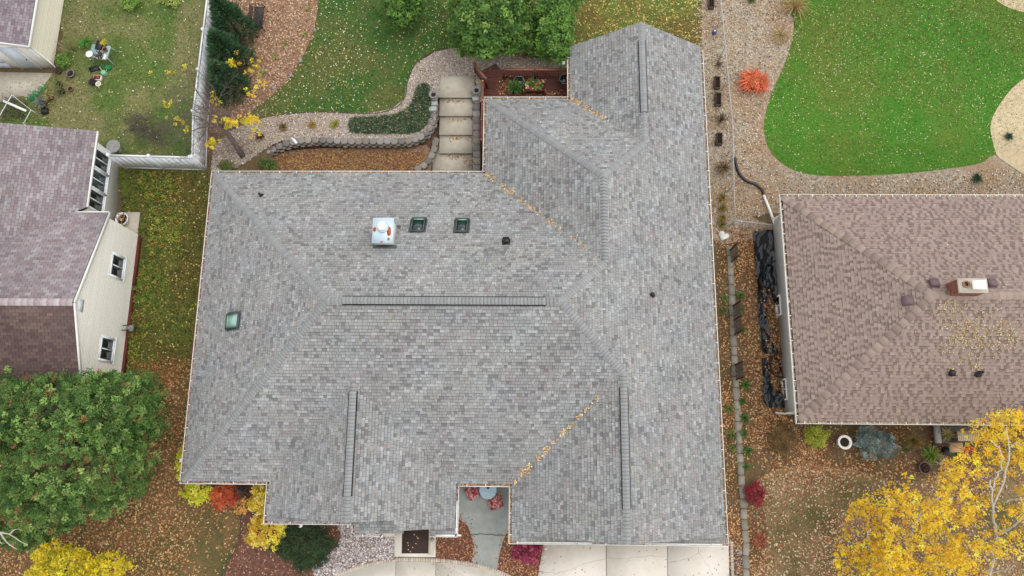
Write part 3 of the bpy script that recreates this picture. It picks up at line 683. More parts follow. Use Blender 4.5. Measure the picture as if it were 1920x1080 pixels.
region('bright_lawn', [(1482, -60), (1490, 40), (1475, 110), (1445, 180), (1432, 240), (1445, 285), (1490, 320), (1560, 330), (1700, 325), (1830, 308), (1866, 290), (1990, 250), (1990, -60)], 'lawn_bright', O2)
region('seed_bed', [(1990, 110), (1920, 148), (1885, 180), (1857, 230), (1862, 272), (1885, 305), (1990, 340)], 'straw', O3)
region('seed_patch', [(1830, -60), (1852, -15), (1880, 10), (1920, 24), (1990, 32), (1990, -60)], 'straw', O3)
region('right_lawn', [(1425, 900), (1500, 872), (1600, 880), (1700, 905), (1800, 880), (1990, 900), (1990, 1140), (1440, 1140), (1440, 1000)], 'lawn_tan', O1)
region('front_bed', [(452, 905), (520, 905), (700, 980), (745, 985), (742, 1048), (690, 1052), (640, 1066), (600, 1100), (560, 1140), (398, 1140), (428, 1060), (455, 1000)], 'darksoil', O3, smooth=False)
region('white_rock_bed', [(640, 980), (744, 985), (744, 1047), (700, 1052), (650, 1066), (608, 1090), (588, 1066), (626, 1030), (640, 1005)], 'gravel', O3+.014)
region('leaf_bed', [(812, 985), (856, 968), (876, 985), (888, 1012), (889, 1056), (812, 1050)], 'darksoil', O1)
region('corner_bed', [(956, 980), (960, 1005), (1030, 1005), (1016, 1090), (965, 1084), (932, 1068), (945, 1010)], 'darksoil', O1)
region('grey_path', [(852, 880), (962, 880), (957, 985), (945, 1010), (936, 1040), (932, 1068), (884, 1056), (889, 1020), (877, 986), (852, 965)], 'walk', O2, smooth=False)
region('dark_gravel', [(1362, 1012), (1384, 1015), (1396, 1050), (1392, 1100), (1362, 1100)], 'asphalt', O2)
# driveway and front walk: slabs with open joints
def slab(name, parent, pix, z1, m='drive', th=.1, shrink=.006, kind=None):
    P = np.array([at(x, y, z1) for x, y in pix])[:, :2]; c = P.mean(0); P = c+(P-c)*(1-shrink)
    return obj(name, MB().prism([tuple(p) for p in P], z1-th, z1), m, parent)
dw = thing('driveway', 'pale concrete driveway with cracked slabs below the garage', 'driveway', at(1190, 1060, 0)); dw['kind'] = 'structure'; del dw['category']
for P in ([(1020, 1008), (1136, 1008), (1137, 1120), (1004, 1120)], [(1137, 1008), (1250.5, 1008), (1252, 1120), (1138, 1120)], [(1251.5, 1008), (1366, 1008), (1368, 1120), (1253, 1120)]):
    slab('slab', dw, P, .06, shrink=.002)
def crack(parent, pix, z, w=.007, m='joint'):
    rr = random.Random(int(pix[0][0])); P = smoothline(np.array([at(x, y, z) for x, y in pix]), 6); k = MB()
    P[1:-1, :2] += np.array([[rr.gauss(0, .025), rr.gauss(0, .025)] for _ in P[1:-1]])
    for a, b in zip(P[:-1], P[1:]): k.bar(a, b, w*rr.uniform(.5, 1.2), .006)
    return obj('crack', k, m, parent, 'stuff')
crack(dw, [(1017, 1074), (1055, 1072), (1085, 1062), (1110, 1053), (1136, 1048)], .06); crack(dw, [(1137, 1046), (1180, 1047), (1215, 1044), (1250, 1045)], .06)
crack(dw, [(1252, 1055), (1282, 1050), (1312, 1038)], .06); crack(dw, [(1308, 1016), (1313, 1040), (1330, 1066), (1338, 1090)], .06)
fw = thing('front_walk', 'curved pale concrete front walk with brick border', 'walk', at(800, 1080, 0)); fw['kind'] = 'structure'; del fw['category']
top = [(585, 1100), (612, 1084), (650, 1067), (700, 1053), (742, 1046), (815, 1047), (880, 1054), (930, 1067), (965, 1083), (985, 1100)]
TW = smoothline(np.array([at(x, y, .05) for x, y in top]), 5)[:, :2]
x1, x2 = float(at(742, 1060, .05)[0]), float(at(817, 1060, .05)[0]); yb = float(at(800, 1130, .05)[1])
def walkpart(xa, xb):
    P = [p for p in TW if xa < p[0] < xb]; ya = np.interp(xa, TW[:, 0], TW[:, 1]); yb_ = np.interp(xb, TW[:, 0], TW[:, 1])
    return [(xa, ya-.17)]+[(p[0], p[1]-.17) for p in P]+[(xb, yb_-.17), (xb, yb), (xa, yb)]
for xa, xb in ((TW[0, 0], x1-.01), (x1+.01, x2-.01), (x2+.01, TW[-1, 0])): obj('slab', MB().prism(walkpart(xa, xb), -.06, .05), 'drive', fw)
def brick_border(parent, line, wd, seed, z=.055, L=.115):
    rr = random.Random(seed); d = np.linalg.norm(np.diff(line, axis=0), axis=1); s = np.concatenate([[0], np.cumsum(d)]); k = MB(); t = 0
    while t < s[-1]-L:
        c = t+L/2; p = np.array([np.interp(c, s, line[:, 0]), np.interp(c, s, line[:, 1])]); q = np.array([np.interp(min(c+.05, s[-1]), s, line[:, 0]), np.interp(min(c+.05, s[-1]), s, line[:, 1])])
        u = (q-p)/np.linalg.norm(q-p); n = np.array([u[1], -u[0]]); col = np.array(c8(212, 198, 180))*rr.uniform(.8, 1.08)
        k.color(tuple(col)).obox((p[0]+n[0]*wd/2, p[1]+n[1]*wd/2, z-.045), (u[0]*(L/2-.006), u[1]*(L/2-.006), 0), (n[0]*wd/2, n[1]*wd/2, 0), (0, 0, .045+rr.uniform(-.004, .004))); t += L
    return obj('brick', k, 'piece', parent, 'stuff')
brick_border(fw, TW, .16, 4)
brick_border(dw, np.array([at(1030, 1008, .06)[:2], at(1014, 1095, .06)[:2]]), .2, 5, .06)
brick_border(dw, np.array([at(1372, 1100, .06)[:2], at(1369, 1012, .06)[:2]]), .12, 6, .06)
ld = thing('front_landing', 'pale concrete front landing at the door with a dark mat', 'landing', at(778, 1020, 0)); ld['kind'] = 'structure'; del ld['category']
slab('slab', ld, [(739, 975), (817, 975), (816.5, 1045), (739.5, 1044)], .12, th=.2)
slab('side_slab', ld, [(804, 995), (814, 998), (817, 1020), (812, 1042), (803, 1040)], .16, 'concrete')
dm = slab('door_mat', None, [(754, 985), (804, 985), (805, 1038), (753, 1038)], .14, 'mat', .02); tag(dm, 'dark brown door mat on the front landing', 'mat')
gpz = thing('path_joint', 'dark joint across the grey concrete path', 'joint', at(908, 1002, .03)); gpz['kind'] = 'structure'; del gpz['category']
crack(gpz, [(878, 1001), (915, 1002), (953, 1004)], .045, .035)
sb = slab('stone_slab', None, [(708, 992), (741, 990), (741, 1006), (708, 1006)], .2, 'concrete', .2); tag(sb, 'pale square stone slab under the porch gutter beside the white rocks', 'slab')
# ------------------------------------------------------------------ leaves, chips, stones and grass lying on the ground
LP = [c8(196, 142, 90), c8(168, 112, 74), c8(214, 170, 118), c8(146, 92, 64), c8(226, 190, 140), c8(128, 84, 62)]
YL = [c8(222, 206, 130), c8(232, 224, 176), c8(206, 186, 100), c8(196, 160, 100), c8(240, 236, 210)]
GO = [c8(212, 180, 92), c8(226, 204, 130), c8(182, 146, 80), c8(156, 122, 74)]
R_ = REG
litter('fallen_leaves', R_['back_lawn'], 2100, .075, YL, 'pale yellow leaves scattered over the green back lawn', 11, dens=lambda x, y: .5+.5*vnoise(x, y, .9, 1))
litter('fallen_leaves', R_['north_lawn'], 2400, .1, GO, 'thick golden leaves on the dark lawn beyond the top gable', 12, wts=[3, 4, 2, 2])
litter('fallen_leaves', R_['bright_lawn'], 5200, .066, [c8(214, 200, 140), c8(196, 176, 110), c8(224, 214, 176), c8(170, 140, 90)], 'small pale leaves over the bright green lawn', 13, dens=lambda x, y: np.clip(.3+.6*vnoise(x, y, .9, 2)+.05*(y-12), .05, 1))
litter('fallen_leaves', R_['left_yard'], 700, .08, YL, 'pale leaves on the patchy yard of the left neighbour', 14)
litter('fallen_leaves', R_['side_lawn'], 1000, .085, [c8(222, 206, 110), c8(206, 186, 96), c8(232, 220, 150), c8(176, 130, 80)], 'yellow leaves on the grass strip left of the grey house', 15, dens=lambda x, y: .25+.75*np.clip((5-y)/8, 0, 1)+.4*vnoise(x, y, 1.2, 3))
litter('fallen_leaves', R_['front_lawn'], 23000, .1, [c8(178, 124, 82), c8(152, 100, 66), c8(200, 148, 102), c8(128, 86, 62), c8(216, 178, 132)], 'brown leaves carpeting the lawn by the big evergreen', 16,
       dens=lambda x, y: np.clip(.98-.68*np.clip((x+17)/2, 0, 1)*np.clip((.2-y)/2, 0, 1)+.3*vnoise(x, y, 1.4, 4), .1, 1))
litter('fallen_leaves', R_['side_lawn'], 1900, .085, [c8(176, 114, 70), c8(150, 92, 58), c8(198, 140, 92)], 'brown leaf drift at the lower end of the grass strip', 17, dens=lambda x, y: np.clip((4.5-y)/3.5, 0, 1))
litter('fallen_leaves', R_['right_lawn'], 15000, .09, [c8(200, 152, 116), c8(218, 182, 146), c8(166, 118, 88), c8(232, 212, 180), c8(182, 116, 92)], 'tan leaves over the thin lawn at lower right', 18, dens=lambda x, y: np.clip(.62+.8*vnoise(x, y, 1.3, 5), .15, 1))
sidepoly = gpoly([(1342, 430), (1480, 430), (1486, 800), (1830, 805), (1830, 900), (1600, 890), (1440, 900), (1440, 1100), (1362, 1100), (1350, 700)], smooth=False)
litter('fallen_leaves', sidepoly, 14000, .09, LP, 'orange brown leaves between the grey and the brown house', 19, dens=lambda x, y: np.clip(.5+.8*vnoise(x, y, 1.6, 6), .08, 1))
litter('fallen_leaves', R_['leaf_bed'], 900, .085, [c8(186, 120, 88), c8(206, 152, 116), c8(150, 88, 68), c8(120, 96, 62)], 'rusty leaves filling the small bed by the front landing', 20)
litter('fallen_leaves', R_['corner_bed'], 1100, .085, [c8(186, 120, 88), c8(206, 152, 116), c8(150, 88, 68), c8(196, 170, 110)], 'rusty leaves in the bed at the garage corner', 21)
litter('fallen_leaves', R_['front_bed'], 3800, .09, [c8(160, 104, 84), c8(136, 84, 68), c8(196, 146, 116), c8(112, 78, 62), c8(216, 180, 150)], 'brown leaves in the mulched front bed', 22)
pocket = gpoly([(480, 318), (530, 290), (600, 285), (780, 285), (808, 300), (790, 322)], .32, smooth=False)
region('pocket_mulch', None, 'mulch', 0, z=.3, poly=gpoly([(380, 345), (470, 300), (520, 285), (600, 278), (800, 272), (815, 290), (800, 345)], .3, smooth=False), step=1)
litter('fallen_leaves', pocket, 3600, .09, [c8(170, 118, 84), c8(146, 96, 70), c8(196, 150, 108), c8(176, 150, 80), c8(120, 84, 66)], 'brown leaves in the sunken bed below the block wall', 23, z=.31)
litter('bark_chips', R_['mulch_bed'], 7500, .11, [c8(192, 146, 114), c8(164, 120, 92), c8(218, 178, 144), c8(120, 86, 66), c8(234, 204, 174)], 'reddish bark chips in the bed by the metal bench', 24, cat='bark chips', W=.05)
chips_poly = gpoly([(1314, -60), (1480, -60), (1488, 40), (1472, 110), (1442, 180), (1430, 240), (1442, 290), (1482, 327), (1560, 338), (1700, 333), (1820, 326), (1870, 316), (1990, 342), (1990, 400), (1440, 400), (1440, 425), (1330, 430), (1322, 250)])
litter('wood_chips', chips_poly, 13000, .1, [c8(206, 190, 168), c8(166, 148, 126), c8(226, 213, 192), c8(120, 100, 84), c8(206, 166, 122)], 'grey wood chips and dead leaves in the long side bed', 25, cat='wood chips', W=.05)
pebbles('gravel_stones', R_['gravel_strip'], 8500, .035, .07, [c8(222, 212, 202), c8(190, 176, 164), c8(240, 234, 226), c8(120, 106, 96), c8(206, 186, 168)], 'pinkish river gravel along the lawn and retaining wall', 26, off=O3)
litter('fallen_leaves', R_['gravel_strip'], 1300, .07, [c8(176, 132, 104), c8(150, 106, 84), c8(204, 168, 134), c8(206, 190, 100)], 'small brown leaves lying on the pink gravel', 40, off=.08, dens=lambda x, y: np.where(x < -9.5, 1., .3))
pebbles('white_rocks', R_['white_rock_bed'], 2600, .04, .085, [c8(232, 222, 222), c8(196, 182, 184), c8(246, 242, 242), c8(120, 100, 104)], 'white landscaping rocks beside the front landing', 27, off=O3+.02)
pebbles('dark_stones', R_['dark_gravel'], 260, .03, .06, [c8(110, 110, 112), c8(150, 148, 146), c8(80, 80, 84), c8(214, 208, 200)], 'dark gravel stones at the driveway corner', 28, off=O2)
def grass(poly, n, L, pal, label, seed, dens=None):
    P = scatter(poly, n, seed, dens); r = np.random.default_rng(seed+5); n = len(P); z = hz(P[:, 0], P[:, 1])+.02
    a = r.uniform(0, 2*pi, n); l = L*r.uniform(.5, 1.4, n); w_ = .012+.012*r.random(n); lean = r.uniform(.2, 1.1, n)
    b = np.column_stack([P, z]); s = np.column_stack([-np.sin(a)*w_, np.cos(a)*w_, 0*a]); t = b+np.column_stack([np.cos(a)*l*lean, np.sin(a)*l*lean, l])
    V = np.stack([b-s, b+s, t], 1).reshape(-1, 3); F = np.arange(3*n).reshape(-1, 3)
    col = np.array(pal)[r.integers(0, len(pal), n)]*r.uniform(.75, 1.25, (n, 1))
    tag(obj('grass', (V, F, col), 'leaf', None, 'stuff'), label, 'grass')
grass(R_['back_lawn'], 20000, .06, [c8(84, 112, 56), c8(66, 98, 44), c8(112, 124, 70)], 'mown green grass of the back lawn', 31)
grass(R_['bright_lawn'], 26000, .06, [c8(74, 140, 46), c8(60, 122, 38), c8(100, 146, 60)], 'bright green mown grass at upper right', 32)
grass(R_['bright_lawn'], 16000, .07, [c8(128, 124, 70), c8(150, 134, 84), c8(110, 112, 56)], 'browner worn grass along the top of the bright lawn', 38, dens=lambda x, y: np.clip((y-16.2)/5+.3*vnoise(x, y, .8, 14), 0.02, 1))
grass(R_['left_yard'], 14000, .07, [c8(104, 120, 62), c8(140, 134, 92), c8(84, 108, 48)], 'patchy drying grass in the left neighbour yard', 33)
grass(R_['side_lawn'], 16000, .1, [c8(92, 108, 50), c8(136, 128, 62), c8(72, 92, 40), c8(150, 134, 70)], 'shaggy grass between the white house and the grey roof', 34)
grass(R_['front_lawn'], 9000, .06, [c8(92, 92, 52), c8(84, 96, 48), c8(120, 100, 66)], 'thin dull grass showing through the brown leaves', 35)
grass(R_['right_lawn'], 9000, .06, [c8(130, 122, 78), c8(108, 112, 64), c8(160, 140, 100)], 'thin straw coloured grass at lower right', 36)
grass(R_['north_lawn'], 5000, .07, [c8(84, 96, 44), c8(100, 104, 50)], 'dark grass beyond the top gable', 37)

# ------------------------------------------------------------------ retaining walls, steps, urns
BV = []
def block_variants():
    for k in range(6):
        rr = random.Random(k+50); b = MB().color(tuple(np.array(c8(*((148, 140, 132), (134, 127, 121), (158, 150, 141), (124, 118, 114), (142, 132, 122), (152, 147, 142))[k]))))
        P = [(-.5+.04*rr.random(), .0), (-.5, .62), (-.3, .93+.05*rr.random()), (0, 1), (.3, .93+.05*rr.random()), (.5, .62), (.5-.04*rr.random(), 0)]
        b.prism(P, 0, 1); BV.append(mesh_from('block', b.V, b.F, b.C)); BV[-1].materials.append(M['piece'])
block_variants()
def block_wall(label, line, ztop, zbot, side, bw=.36, bd=.3, courses=None, seed=0, h=.15, step_in=.02):
    """line: plan points of the front top edge; side = +1 when the face looks to the right of the direction of travel"""
    line = np.array(line); root = thing('retaining_wall', label, 'wall', (*line[len(line)//2], zbot)); O = ORG[root.name]; rr = random.Random(seed)
    d = np.linalg.norm(np.diff(line, axis=0), axis=1); s = np.concatenate([[0], np.cumsum(d)]); nc = courses or int(math.ceil((ztop(0)-zbot)/h)); n = int(s[-1]/bw)
    for c in range(nc):
        for i in range(n):
            t = (i+.5+(.5 if c % 2 else 0))*s[-1]/n
            if t > s[-1]: continue
            p = np.array([np.interp(t, s, line[:, 0]), np.interp(t, s, line[:, 1])]); q = np.array([np.interp(t+.05, s, line[:, 0]), np.interp(t+.05, s, line[:, 1])]); q0 = np.array([np.interp(t-.05, s, line[:, 0]), np.interp(t-.05, s, line[:, 1])])
            u = (q-q0)/np.linalg.norm(q-q0); f = np.array([u[1], -u[0]])*side; z1 = ztop(t/s[-1])-c*h
            if z1-h < zbot-.14: continue
            o = bpy.data.objects.new('block', BV[rr.randrange(6)]); COL.objects.link(o); o.parent = root
            back = p-f*(bd-step_in*c); ang = math.atan2(-f[0], f[1])
            o.location = (back[0]-O[0], back[1]-O[1], z1-h-O[2]); o.rotation_euler = (0, rr.gauss(0, .012), ang+rr.gauss(0, .02)); o.scale = (bw*rr.uniform(.95, .99), bd*rr.uniform(.97, 1.05), h*.97)
    return root
def wpts(pix, z): return smoothline(np.array([at(x, y, z)[:2] for x, y in pix]), 6)
block_wall('long curved wall of grey concrete blocks below the pink gravel strip', wpts([(462, 318), (480, 299), (498, 288), (529, 275), (572, 268), (608, 268), (651, 270), (694, 270), (740, 270), (775, 267), (800, 255), (814, 236), (820, 212), (820, 187)], .93), lambda t: .95 if t > .22 else .95-.55*(.22-t)/.22, 0, 1, seed=1)
block_wall('low grey block wall curving beside the foot of the garden steps', wpts([(780, 324), (800, 313), (813, 297), (820, 278), (822, 262)], .45), lambda t: .48, 0, 1, seed=2)
block_wall('straight grey block wall between the garden steps and the roof edge', wpts([(887, 322), (888, 300), (887, 250), (887, 182)], .93), lambda t: .95, 0, -1, bd=.34, seed=3)
M['riser'] = mat('shaded_riser', c8(74, 66, 60), c8(56, 50, 46), 8, rough=1)  # shade below the tread nosings is put into the riser colour
st = thing('garden_steps', 'wide pale concrete garden steps between two block walls', 'steps', at(855, 250, 0))
for k, (ya, yb_, z) in enumerate(((138, 181.5, .9), (182, 216, .73), (217, 251.5, .56), (252.5, 286, .39), (287, 330, .2))):
    a, b = at(823 if k == 0 else 824.5, ya, z+.03), at(889 if k == 0 else 886, yb_, z+.03)
    q = at(824, yb_, z+.03)
    obj('step', MB().box(a[0]-(0 if k < 4 else .35), b[0], q[1]-.03, a[1]+(.25 if k else 0), z-.05, z+.03), 'concrete', st)
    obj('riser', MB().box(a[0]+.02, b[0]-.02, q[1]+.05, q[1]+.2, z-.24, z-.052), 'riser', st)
P = np.array([[at(826, 184, .75)[0], at(826, 188, .75)[1]], [at(885, 184, .75)[0], at(885, 188, .75)[1]]])
C = []
rr = np.random.default_rng(5)
for y, z in ((186, .76), (221, .59), (256, .42), (291, .23)):
    n = 45; x = rr.normal(858, 15, n); C.append(np.array([at(np.clip(a, 828, 884), y+abs(rr.normal(0, 4)), z+.02) for a in x]))
C.append(np.array([at(rr.normal(878, 6), rr.normal(304, 7), .26) for _ in range(40)]))
tag(obj('fallen_leaves', quads(np.concatenate(C), .075, .05, [c8(196, 160, 110), c8(170, 130, 84), c8(150, 96, 70)], None, .4, seed=8), 'litter', None, 'stuff'), 'leaves gathered on the treads of the garden steps', 'leaves')
def urn(px, py, label):
    p = at(px, py, 1.35); t = thing('garden_urn', label, 'urn', (p[0], p[1], .9), group='urns at the head of the steps')
    b = (p[0], p[1], .95)
    obj('pedestal', MB().box(p[0]-.17, p[0]+.17, p[1]-.17, p[1]+.17, .9, 1.06), 'stone', t)
    obj('bowl', MB().lathe((p[0], p[1], 1.06), [(.1, 0), (.11, .05), (.08, .08), (.16, .2), (.22, .3), (.23, .34), (.19, .34), (.16, .28), (.05, .24)], 20), 'stone', t, smooth=False)
    obj('soil', MB().lathe((p[0], p[1], 1.31), [(.15, 0), (.16, .01), (.07, .02)], 14), 'soil', t)
urn(812.5, 177, 'grey stone urn on the left of the garden steps'); urn(893.5, 169, 'grey stone urn by the red deck railing')
for x, y, s in ((814, 193, .17), (811, 203, .2), (892, 184, .17)):
    p = at(x, y, 1.1); k = MB().color(c8(188, 188, 184)); k.obox(p-np.array([0, 0, .09]), (s, .02, 0), (-.02, s*.6, 0), (0, 0, .08)); o = obj('cap_stone', k, 'piece'); tag(o, {(814, 193): 'pale flat cap stone just below the left urn', (811, 203): 'larger pale cap stone second below the left urn', (892, 184): 'pale cap stone below the right urn'}[(x, y)], 'stone')
k = MB(); p = at(553, 265, 1.0); k.obox(p, (.1, -.12, 0), (.05, .05, 0), (0, 0, .05)); k.obox(p+np.array([-.13, .13, .03]), (.05, -.02, 0), (.01, .04, 0), (0, 0, .04)); tag(obj('white_stone', k, 'white'), 'white angular stone lying on the block wall', 'stone')
k = MB(); k.rock(at(503, 285, .98), .13, random.Random(4)); tag(obj('wall_rock', k, 'stone'), 'round pale rock near the left end of the block wall', 'stone')

# ------------------------------------------------------------------ deck
dz = 1.05
dk = thing('deck', 'red brown wooden deck tucked behind the grey roof', 'deck', at(980, 155, 0))
y0, y1 = float(at(960, 196, dz)[1]), float(at(960, 131, dz)[1]); x0, x1_ = float(at(906, 165, dz)[0]), float(at(1066, 165, dz)[0]); xm = float(at(943, 165, dz)[0])
k = MB(); yy = y0; rr = random.Random(8)
while yy < y1:
    k.color(tuple(np.array(c8(128, 80, 70))*rr.uniform(.85, 1.12))).box(x0, x1_, yy, yy+.133, dz-.03, dz+rr.uniform(-.002, .002)); yy += .14
obj('floor_board', k, 'piece', dk, 'stuff')
obj('joist', MB().box(x0+.05, x1_, y0, y0+.05, 0, dz-.04), 'wood', dk); obj('joist', MB().box(x0, x0+.05, y0, y1, 0, dz-.04), 'wood', dk)
# diagonal stair: treads go up from the gravel to the deck
d = at(942, 128, dz)-at(911, 147, dz)
A0, A1 = at(911, 147, dz), at(940, 131, dz); B0 = at(889, 120, .92); off = B0-A0; off[2] = 0
for i in range(4):
    f0, f1 = (i+.0)/4, (i+1)/4; z = dz-.05-i*.04
    P = [A0+off*f0, A1+off*f0, A1+off*f1, A0+off*f1]
    obj('stair_tread', MB().prism([(q[0], q[1]) for q in (P[0]+(A1-A0)*.06, P[1], P[2]-off*.03, P[3]-off*.03+(A1-A0)*.06)], z-.04, z), 'wood', dk)
def railing(parent, a, b, zb_, h, label=None, posts=2, capm='rail', bal=True, zb2=None):
    a, b = np.array(a, float), np.array(b, float); d = (b-a)/np.linalg.norm(b-a); zz = lambda t: zb_+((zb2 if zb2 is not None else zb_)-zb_)*t
    R = thing('railing', label, 'railing', (*(a+b)/2, zb_))
    A, B = np.array((*a, zz(0)+h)), np.array((*b, zz(1)+h))
    obj('top_rail', MB().bar(A, B, .12, .04), 'rail', R); obj('bottom_rail', MB().bar(A-[0, 0, h-.1], B-[0, 0, h-.1], .06, .05), 'wood', R)
    for i in range(posts):
        t = i/(posts-1); p = np.array((*(a+(b-a)*t), 0)); p[2] = zz(t)
        po = obj('post', MB().obox(p+[0, 0, h/2+.04], (.045, 0, 0), (0, .045, 0), (0, 0, h/2+.08)), 'wood', R)
        obj('post_cap', MB().lathe(p+[0, 0, h+.12], [(.075, 0), (.075, .02), (.03, .06)], 4), capm, po)
    L = np.linalg.norm(b-a); n = int(L/.13)
    if bal:
        for i in range(1, n):
            t = i/n; p = np.array((*(a+(b-a)*t), zz(t))); obj('baluster', MB().obox(p+[0, 0, h/2], (.018, 0, 0), (0, .018, 0), (0, 0, h/2-.02)), 'wood', R)
    return R
hz_ = .95
railing(dk, at(889, 119, .9+hz_)[:2], at(911, 148, dz+hz_)[:2], .9, hz_, 'sloping red brown handrail beside the deck stairs', zb2=dz)
railing(dk, at(905, 152, dz+hz_)[:2], at(903, 262, dz+hz_)[:2], dz-.1, hz_, 'long red brown railing with copper post caps along the roof edge', posts=4, capm='copper')
railing(dk, at(944, 130, dz+hz_)[:2], at(1063, 130, dz+hz_)[:2], dz, hz_, 'red brown deck railing below the green trees', posts=3)
# planter with flowers, potted plants, glass tables on the deck
# ------------------------------------------------------------------ brown house on the right
def window(parent, c, u, n, wd, ht, fm, gm, split=1, bw=.06, hsplit=0, label=None):
    """window in a wall: c centre, u across (unit), n outward; frame, panes and a sill"""
    c, u, n = np.array(c, float), np.array(u, float), np.array(n, float); up = np.array([0, 0, 1.]); f = MB()
    for s in (-1, 1):
        f.obox(c+u*s*(wd/2-bw/2)+n*.03, u*bw/2, n*.035, up*ht/2); f.obox(c+up*s*(ht/2-bw/2)+n*.029, u*(wd/2-bw), n*.034, up*bw/2)
    for k in range(1, split+0 if split > 1 else 1): f.obox(c+u*(-wd/2+wd*k/split)+n*.028, u*.022, n*.03, up*(ht/2-bw))
    if hsplit: f.obox(c+n*.027, u*(wd/2-bw), n*.03, up*.022)
    o = obj('window', f, fm, parent, label=label)
    for k in range(split):
        x0, x1 = -wd/2+bw*.6+(wd-1.2*bw)*k/split, -wd/2+bw*.6+(wd-1.2*bw)*(k+1)/split
        obj('pane', MB().obox(c+u*(x0+x1)/2+n*.008, u*((x1-x0)/2-.012), n*.006, up*(ht/2-bw*.6)), gm, o)
    obj('sill', MB().obox(c-up*(ht/2+.025)+n*.05, u*(wd/2+.05), n*.055, up*.02), fm, o)
    return o
BR = [c8(161, 142, 133), c8(157, 138, 129), c8(165, 146, 137), c8(138, 120, 112), c8(134, 116, 108)]
rh = thing('house', 'house with brown hip roof and brick chimney at the right edge', 'house', (17.5, 6.5, 0))
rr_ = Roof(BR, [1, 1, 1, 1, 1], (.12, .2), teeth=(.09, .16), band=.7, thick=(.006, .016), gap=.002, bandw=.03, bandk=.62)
XL, YT, YB, XR, PR = 11.9, 11.72, 1.42, 30., .45; hr = (YT-YB)/2; yr = (YT+YB)/2
rr_.plane([[(XL, YB), (XL, YT), (XL+hr, yr)]], (XL, YB), (0, 1), (1, 0), PR, Z0, 51)
rr_.plane([[(XL, YT), (XL+hr, yr), (XR, yr), (XR, YT)]], (XL, YT), (1, 0), (0, -1), PR, Z0, 52)
rr_.plane([[(XL, YB), (XL+hr, yr), (XR, yr), (XR, YB)]], (XL, YB), (1, 0), (0, 1), PR, Z0, 53)
BC = [c8(170, 150, 139), c8(163, 143, 133), c8(150, 131, 122), c8(173, 153, 141), c8(166, 146, 135)]
rr_.cap((XL, YT, Z0), (XL+hr, yr, Z0+hr*PR), PR*r2, (r2, r2), w=.17, expo=.36, cols=BC, seed=61, bk=(.93, .55), rnd=.03); rr_.cap((XL, YB, Z0), (XL+hr, yr, Z0+hr*PR), PR*r2, (r2, -r2), w=.17, expo=.36, cols=BC, seed=62, bk=(.93, .55), rnd=.03)
rr_.cap((XR, yr, Z0+hr*PR), (XL+hr, yr, Z0+hr*PR), PR, (0, 1), w=.17, expo=.3, cols=BC[:2]+BC[4:], seed=63, bk=(.95, .6), rnd=.03)
M['browndeck'] = mat('brown_felt', c8(62, 52, 50), rough=1)
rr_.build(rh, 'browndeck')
obj('wall', MB().prism([(XL+.38, YB+.4), (XL+.38, YT-.4), (XR, YT-.4), (XR, YB+.4)], -.1, ZE-.05), 'grey_wall', rh)
obj('soffit', MB().prism([(XL, YB), (XL, YT), (XR, YT), (XR, YB)], ZE-.12, ZE-.08), 'white', rh)
for k, (a, b, o_) in enumerate((((XL, YB-.12), (XL, YT+.12), (-1, 0)), ((XL-.12, YT), (XR, YT), (0, 1)), ((XL-.12, YB), (XR, YB), (0, -1)))): gutter(rh, a, b, o_, ZE, seed=70+k, step=.55)
gutter_leaves(rh, [((XL, YB), (XL, YT), (-1, 0), .5), ((XL, YB), (XR, YB), (0, -1), 1.2), ((XL, YT), (XR, YT), (0, 1), 1.)], ZE, [c8(214, 190, 150), c8(196, 160, 110), c8(232, 214, 180)], 50, 71)
# chimney
zc = Z0+hr*PR
c0 = at(1797, 523, zc+.75); c1 = at(1852, 548, zc+.75); bx0, bx1, by0, by1 = c0[0], c1[0], c1[1], c0[1]
k = MB(); rng = random.Random(2); bz = zc-.75; row = 0
while bz < zc+.68:
    for axis in range(4):
        L = (bx1-bx0) if axis < 2 else (by1-by0); t = -.1*(row % 2); n = 0
        while t < L:
            a, b = max(t, 0), min(t+.2, L)
            if b-a > .02:
                k.color(tuple(np.array(c8(150, 98, 84))*rng.uniform(.75, 1.15)))
                if axis == 0: k.box(bx0+a+.004, bx0+b-.004, by0-.008, by0+.03, bz+.004, bz+.063)
                elif axis == 1: k.box(bx0+a+.004, bx0+b-.004, by1-.03, by1+.008, bz+.004, bz+.063)
                elif axis == 2: k.box(bx0-.008, bx0+.03, by0+a+.004, by0+b-.004, bz+.004, bz+.063)
                else: k.box(bx1-.03, bx1+.008, by0+a+.004, by0+b-.004, bz+.004, bz+.063)
            t += .2
    bz += .067; row += 1
M['mortar'] = mat('mortar', c8(176, 164, 152), rough=1)
cho = obj('chimney', MB().box(bx0+.003, bx1-.003, by0+.003, by1-.003, zc-.9, zc+.68), 'mortar', rh)
obj('brick', k, 'piece', cho, 'stuff')
obj('chimney_crown', MB().box(bx0-.03, bx1+.03, by0-.03, by1+.03, zc+.68, zc+.76), 'concrete', cho)
fp = at(1810.5, 533, zc+.78); obj('flue', MB().lathe((fp[0], fp[1], zc+.76), [(.14, 0), (.14, .1), (.1, .1), (.1, .02)], 16), 'terra', cho)
obj('flue_disc', MB().lathe((fp[0], fp[1], zc+.775), [(.099, 0), (.099, .008), (.05, .01)], 14), 'black', cho)  # black disc closing the bottom of the flue
f2 = at(1836, 534, zc+1.0); k = MB(); k.box(f2[0]-.16, f2[0]+.16, f2[1]-.12, f2[1]+.12, zc+.76, zc+.96); k.box(f2[0]-.27, f2[0]+.27, f2[1]-.19, f2[1]+.19, zc+.96, zc+1.03); obj('flue_cover', k, 'white', cho)
